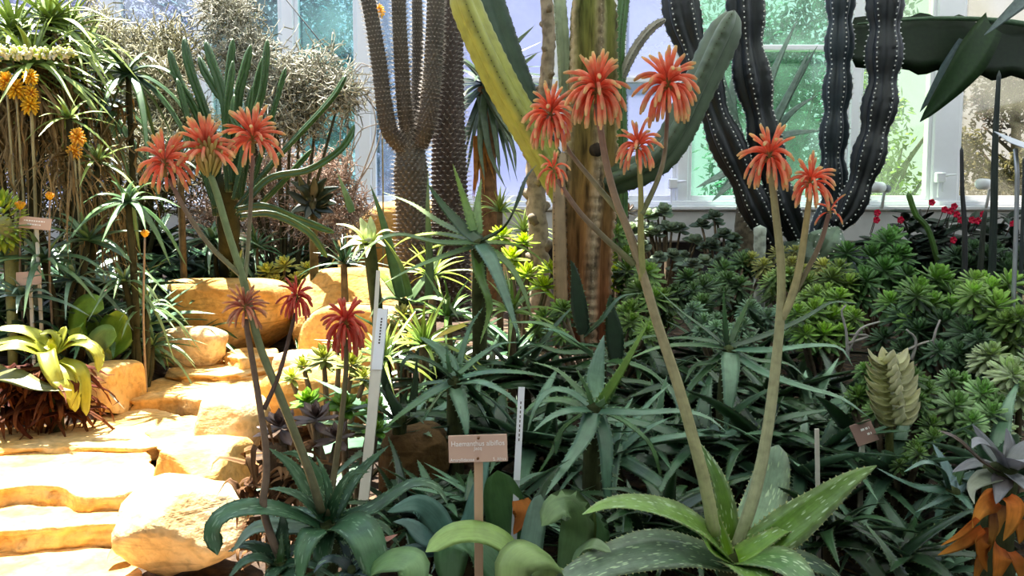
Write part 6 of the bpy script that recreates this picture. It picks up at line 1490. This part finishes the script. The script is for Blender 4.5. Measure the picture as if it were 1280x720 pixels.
for w_, t in [(34, [(1244, 622, 1.38), (1232, 628, 1.35), (1222, 640, 1.33), (1215, 660, 1.32)]), (10, [(1222, 648, 1.32), (1200, 668, 1.33), (1176, 682, 1.34)]), (18, [(1228, 660, 1.33), (1200, 680, 1.33), (1172, 694, 1.33)]), (24, [(1258, 622, 1.36), (1268, 632, 1.33), (1264, 655, 1.32), (1254, 676, 1.32)]),
              (34, [(1246, 680, 1.34), (1248, 695, 1.31), (1246, 710, 1.31), (1240, 735, 1.32)]), (26, [(1236, 668, 1.36), (1226, 675, 1.33), (1226, 695, 1.33), (1234, 715, 1.34)]), (20, [(1266, 650, 1.37), (1276, 660, 1.35), (1274, 680, 1.35)]), (22, [(1250, 630, 1.4), (1246, 650, 1.38), (1246, 670, 1.37)]),
              (20, [(1230, 690, 1.37), (1222, 705, 1.35), (1216, 735, 1.35)]), (22, [(1262, 690, 1.37), (1272, 705, 1.35), (1280, 735, 1.35)]), (16, [(1240, 640, 1.37), (1240, 665, 1.34), (1236, 690, 1.33)])]:
    leaf(m, [at(*q) for q in t], w_ * 1.35 / F, cb=srgb(196, 96, 36) if rg.random() < .6 else srgb(120, 70, 44), ct=OD2, rng=rg, n=10, prof='spear', thick=.05, chan=.4, hint=(rg.uniform(-.5, .5), -1, .4))
m.build('dead_leaves', M['dry'], pu)
# ------------------------------------------------------------------ signs, rods, wire
def scribble(mb, o, w, rows, ex, rng, hgt=.003):
    """short strokes standing for writing too small to read"""
    for (x0, x1, z) in rows:
        x = x0
        while x < x1:
            l = min(rng.uniform(.004, .009), x1 - x)
            p = o + ex * x + V3(0, -.0006, z); mb.add([p, p + ex * l, p + ex * l + V3(0, 0, hgt), p + V3(0, 0, hgt)], [(0, 1, 2, 3)]); x += l + .0025
def plate(root, c, w, h, mat, tilt=0., yaw=0., roll=0., th=.003, name='plate', bev=.001):
    mb = MB(); box(mb, (-w / 2, -th / 2, -h / 2), (w / 2, th / 2, h / 2), bev=bev); o = fix_normals(mb.build(name, mat, None, smooth=False))
    o.parent = root; o.location = Vector(c) - root.location; o.rotation_euler = (tilt, roll, yaw); return o
d = 1.33; c = at(597.5, 560.5, d); g = ground_of(c)
sg = thing('plant_label', 'tan name plate on a wooden post lettered with a plant name, front centre', 'plant label', g)
W_, H_ = 75 * d / F, 35 * d / F
p = plate(sg, c, W_, H_, M['plate'], tilt=-.08, roll=-.03)
text_mesh('lettering', 'Haemanthus albiflos', .0121, (0, -.0022, .0085), p, M['ink'], sx=.93)
text_mesh('lettering', 'Jacq', .0085, (0, -.0022, .0005), p, M['ink'])
text_mesh('lettering', 'Amaryllidaceae', .0078, (-.0475, -.0022, -.0185), p, M['ink'], align='LEFT', sx=.86)
text_mesh('lettering', 'S. Africa', .0078, (.0475, -.0022, -.0185), p, M['ink'], align='RIGHT', sx=.86)
for z in (.0185, -.0165):
    m = MB(); q = c + V3(.001 * (z > 0), -.003, z); tube(m, [q + V3(0, .002, 0), q + V3(0, -.0015, 0)], [.0025, .0022], 10, n=2); m.build('screw', M['brass'], sg)
m = MB(); x = c[0] + .0005; box(m, (x - .0075, d + .003, g[2] - .06), (x + .0075, d + .010, c[2] + .012), bev=.001); fix_normals(m.build('post', M['post'], sg, smooth=False))
# two tan signs at left
rg = random.Random(1)
def small_sign(label, px, py, d, wp, hp, roll, rows, name='plant_label', post=True, mat='plate', post_w=.012, tilt=-.15):
    c = at(px, py, d); g = ground_of(c); r = thing(name, label, 'plant label', g); w, h = wp * d / F, hp * d / F
    p = plate(r, c, w, h, M[mat], tilt=tilt, roll=roll)
    if rows:
        mb = MB(); scribble(mb, V3(0, -.0016, 0), w, [(a * w, b * w, z * h) for a, b, z in rows], V3(1, 0, 0), rg, h * .1); o = mb.build('lettering', M['ink'], None, smooth=False); o.parent = p; o.location = (0, 0, 0)
    m = MB(); box(m, (c[0] - post_w / 2, d + .004, g[2] - .05), (c[0] + post_w / 2, d + .012, c[2] + h * .2), bev=.001); fix_normals(m.build('post', M['palestake'], r, smooth=False))
small_sign('tan name sign with two lines of writing among the aloes at the left edge', 44, 279, 3.0, 40, 15, .1, [(-.35, .3, .12), (-.22, .2, -.18)])
small_sign('blank tan name sign lower at the left edge below the lettered one', 36, 348, 2.98, 32, 17, -.06, [])
small_sign('small grey name sign glimpsed behind the left flower stalk', 302, 294, 4.5, 22, 8, .1, [(-.3, .3, 0)])
small_sign('brown tilted name plate with pale writing below the pagoda-like plant', 1080, 541, 1.9, 28, 28, -.35, [(-.1, .3, .1), (.1, .3, -.15)], mat='browncard', tilt=-.3)
# sloping sign at the right edge
d = 2.6; c = at(1266, 184, d); g = ground_of(at(1268, 360, d))
r = thing('plant_label', 'sloping lilac-grey sign plate on a slim metal post at the right edge', 'plant label', g)
plate(r, c + V3(.03, 0, .008), .15, .11, M['steel'], tilt=-1.1, roll=.32, yaw=.1)
m = MB(); tube(m, [g - V3(0, 0, .05), at(1268, 345, d), at(1272, 202, d), c + V3(.015, .01, -.005)], [.007, .007], 8, n=10); m.build('post', M['steel'], r)
# rods
def rod(name, label, a, b, r, mat, cat='plant stake', tip=None):
    A = at(*a); B = at(*b); g = ground_of(B); dirn = nrm(B - A); 
    if dirn[2] < 0 and B[2] > g[2]: B = B + dirn * ((B[2] - g[2] + .04) / -dirn[2])
    root = thing(name, label, cat, B)
    m = MB(); ex = nrm(np.cross(A - B, V3(0, 1, 0))); ey = V3(0, 1, 0)
    V = [q + ex * r * sx_ + ey * r * .5 * sy for q in (B, A) for sx_, sy in ((-1, -1), (1, -1), (1, 1), (-1, 1))]
    m.add(V, [(0, 1, 5, 4), (1, 2, 6, 5), (2, 3, 7, 6), (3, 0, 4, 7), (4, 5, 6, 7), (3, 2, 1, 0)]); fix_normals(m.build('stake', M[mat], root, smooth=False))
    if tip:
        t0, t1, mt, k = tip; P0 = A + (B - A) * t0; P1 = A + (B - A) * t1
        m = MB(); V = [q + ex * r * k * sx_ + ey * (r * .5 * sy * 1.3 - .001) for q in (P1, P0) for sx_, sy in ((-1, -1), (1, -1), (1, 1), (-1, 1))]
        m.add(V, [(0, 1, 5, 4), (1, 2, 6, 5), (2, 3, 7, 6), (3, 0, 4, 7), (4, 5, 6, 7), (3, 2, 1, 0)]); tg = fix_normals(m.build('label_strip', M[mt], root, smooth=False))
        mb = MB(); L_ = np.linalg.norm(P1 - P0); u = nrm(P1 - P0)
        for k2 in range(9):
            q = P0 + u * L_ * (.15 + .05 * k2) - ey * (r * .68 + .0015); mb.add([q - ex * r * .18, q + ex * r * .18, q + ex * r * .18 + u * L_ * .03, q - ex * r * .18 + u * L_ * .03], [(0, 1, 2, 3)])
        mb.build('lettering', M['darkink'], tg, smooth=False)
M['clear'] = plain_mat('clear_plastic_stake', srgb(190, 196, 200), .15, var=.05, spec=.7)
rod('plant_stake', 'slim clear plastic stake with a white label strip right of the name plate', (652, 484, 1.55), (644, 640, 1.5), .0058, 'clear', tip=(0, .33, 'white', 1.08))
rod('plant_stake', 'pale leaning stake with a white label strip above the lime rosettes', (479, 386, 1.95), (456, 610, 1.75), .011, 'palestake', tip=(-.0, .22, 'white', 1.1))
rod('bamboo_cane', 'thin tan cane standing above the pale leaning stake', (473, 338, 1.995), (456, 608, 1.785), .005, 'palestake', cat='cane')
rod('plant_stake', 'pale plastic stake in the shade below the dark star-shaped rosette', (425, 300, 4.2), (425, 345, 4.2), .010, 'palestake')
rod('plant_stake', 'bleached pointed stake in the tangle right of the big spotted aloe', (1021, 536, 1.7), (1022, 600, 1.7), .0045, 'palestake')
m = MB(); A = at(350, -10, 5.6); B = at(490, 162, 5.6); tube(m, [A + (A - B) * .6, B + (B - A) * 1.2], .0045, 6, n=3); o = m.build('guy_wire', M['wire'], None, loc=B); tag(o, 'dark taut wire slanting down across the panes left of the spiny stems', 'wire')
# ------------------------------------------------------------------ tangle that fills the shaded bed
rg = random.Random(77)
GRP = 'narrow toothed aloes filling the shaded bed'
LBL = 'dark narrow-leaved toothed aloe lost in the tangle of the shaded bed'
proto = []
for k in range(5):
    dn = [(DK1 * .7, DK2 * .8), (srgb(44, 80, 52), srgb(100, 142, 104)), (DK2 * .7, G1 * .8), (srgb(64, 100, 76), BL2), (srgb(26, 46, 30), G1 * .7)][k]  # two variants have tips lightened to stand in for bright leaf highlights
    root = thing('narrow_aloe', LBL, 'aloe', (0, 0, 0), GRP); m = MB(); r2 = random.Random(200 + k)
    c0 = V3(0, 0, .12)
    for i in range(17):
        a = i * 2.39996 + r2.uniform(-.3, .3); t = (i + .5) / 17; e = math.radians(-8 + 55 * t + r2.uniform(-10, 10)); l = .29 * r2.uniform(.7, 1.15) * (1 - .25 * t * t); dr = .55 * r2.uniform(.4, 1.3) * (1 - .5 * t)
        d_ = V3(math.cos(a), math.sin(a), 0); sd = V3(-d_[1], d_[0], 0) * r2.uniform(-.14, .14)
        P = [c0 + d_ * (l * math.cos(e) * s) + sd * l * s * s + V3(0, 0, l * (math.sin(e) * s - dr * s * s)) for s in (0, .3, .65, 1)]
        for q in P: q[2] = max(q[2], .012)
        leaf(m, P, .038 * r2.uniform(.75, 1.25), cb=dn[0], ct=dn[1], teeth=.013, rng=r2, n=10, thick=.2, chan=.12)
    m.build('leaves', M['aloe'], root); m = MB(); tube(m, [V3(0, 0, -.03), c0], [.018, .014], 7, n=4, col=srgb(90, 80, 56)); m.build('stem', M['bark'], root)
    proto.append(root)
spots = []
def put(px, py, d, sc=1.0):
    p = at(px, py, d); x, y = p[0], p[1]; z = soil(x, y)
    k = len(spots); o = proto[k] if k < 5 else copy_thing(proto[rg.randrange(5)])
    o.location = (x, y, z); o.rotation_euler = (rg.uniform(-.15, .15), rg.uniform(-.15, .15), rg.uniform(0, 6.28)); s = sc * rg.uniform(.85, 1.15); o.scale = (s, s, s)
    spots.append(o)
for px, d in [(500, 1.75), (540, 1.8), (590, 1.7), (620, 1.75), (660, 1.72), (700, 1.68), (790, 1.7), (830, 1.72), (860, 1.68), (1050, 1.66), (1130, 1.58), (1150, 1.7), (1180, 1.55), (1220, 1.75),
              (480, 2.1), (530, 2.2), (610, 2.15), (650, 2.1), (690, 2.1), (780, 2.05), (820, 2.15), (870, 2.1), (950, 2.05), (1000, 1.95), (1040, 2.0), (1080, 2.1), (1130, 1.9), (1260, 1.85), (1020, 2.3),
              (540, 2.6), (620, 2.6), (660, 2.6), (700, 2.55), (800, 2.5), (850, 2.5), (900, 2.45), (950, 2.4), (1000, 2.5), (1060, 2.4), (560, 3.0), (630, 3.1), (820, 3.0), (880, 3.0), (960, 2.9), (780, 1.58), (1160, 1.42)]:
    put(px, 500, d, .95 if d < 1.85 else 1.35 if d < 2.2 else 1.5)
# the same kind crowding the left bed
GRP2 = 'aloes crowding the left bed'
LBL2 = 'green toothed aloe among the crowd of aloes covering the left bed'
k0 = len(spots)
for px, d, sc in [(20, 3.05, 1.2), (60, 3.1, 1.2), (100, 3.15, 1.2), (140, 3.2, 1.2), (165, 3.3, 1.1), (10, 3.3, 1.6), (70, 3.4, 1.7), (130, 3.5, 1.7), (190, 3.6, 1.6), (240, 3.75, 1.3), (110, 3.8, 2.0), (180, 4.0, 2.0), (240, 4.2, 2.0), (300, 4.2, 1.8), (350, 4.3, 1.7), (40, 3.9, 2.1), (-10, 3.1, 1.4), (400, 4.4, 1.6), (450, 4.5, 1.5), (200, 4.9, 2.6), (250, 4.8, 2.5), (290, 5.0, 2.4), (330, 4.8, 2.3), (380, 5.0, 2.2), (420, 4.9, 2.0), (230, 4.5, 2.2), (310, 4.6, 2.0)]:
    put(px, 500, d, sc); spots[-1]['label'] = LBL2; spots[-1]['group'] = GRP2
# sunny grassy tufts in the middle distance
for k, (px, py, d, cb, ct, lab) in enumerate([(540, 345, 3.2, LM1, LM2, 'sunny lime grassy aloe behind the star-shaped aloe at the left'), (625, 265, 4.2, GR1, LM2, 'grassy green tuft in sun behind the star-shaped aloe'), (655, 290, 4.0, OL1, OL2, 'olive grassy tuft left of the whitish knobby cane'),
        (560, 395, 2.7, GR1, GR2, 'green grassy aloe under the star-shaped aloe'), (640, 390, 2.8, LM1, GR2, 'lime-green grassy aloe left of the ridged trunk foot'), (430, 330, 3.6, DK1, DK2, 'dark strappy aloe under the dark star-shaped rosette'),
        (480, 450, 2.4, G1, LM2, 'pale grassy aloe behind the plump dark aloe'), (530, 430, 2.5, GR1, LM2, 'sunlit narrow aloe behind the bluish aloe'), (230, 330, 4.3, DK1, G1, 'dark aloe leaning over the top of the ochre block'), (225, 200, 4.0, DK1, DK2, 'dark narrow aloe in the shade under the euphorbia fingers'),
        (320, 310, 4.4, DK2, G1, 'dark green aloe right of the left flower stalk above the ochre block'), (110, 245, 3.5, DK1, DK2, 'dark narrow aloe under the dry hanging leaves at left'), (10, 330, 3.05, G1, BL2, 'pale aloe low at the left edge beneath the lime wheel')]):
    rnd_aloe('grassy_aloe', lab, 'aloe', (px, py, d), n=24, L=.26, w=.02, seed=300 + k, cb=cb, ct=ct, el=(0, 80), droop=.5, thick=.15)
# leaf litter on the soil
lt = MB(); r3 = random.Random(9)
for k in range(2600):
    y = r3.uniform(1.25, 4.6); x = r3.uniform(-1.0, 1.0) * y * .7
    if x < -.28 * y + .02: continue
    a = r3.uniform(0, 6.28); small_leaf(lt, V3(x, y, soil(x, y) + .006), V3(math.cos(a), math.sin(a), r3.uniform(-.1, .3)), V3(0, 0, 1), r3.uniform(.02, .06), .014, srgb(110, 84, 56) * r3.uniform(.5, 1.4), prof='oval', n=4)
lo_ = lt.build('leaf_litter', M['dry']); lo_['kind'] = 'stuff'; tag(lo_, 'brown dead leaf litter strewn over the soil of the shaded bed', 'leaf litter', kind='stuff')
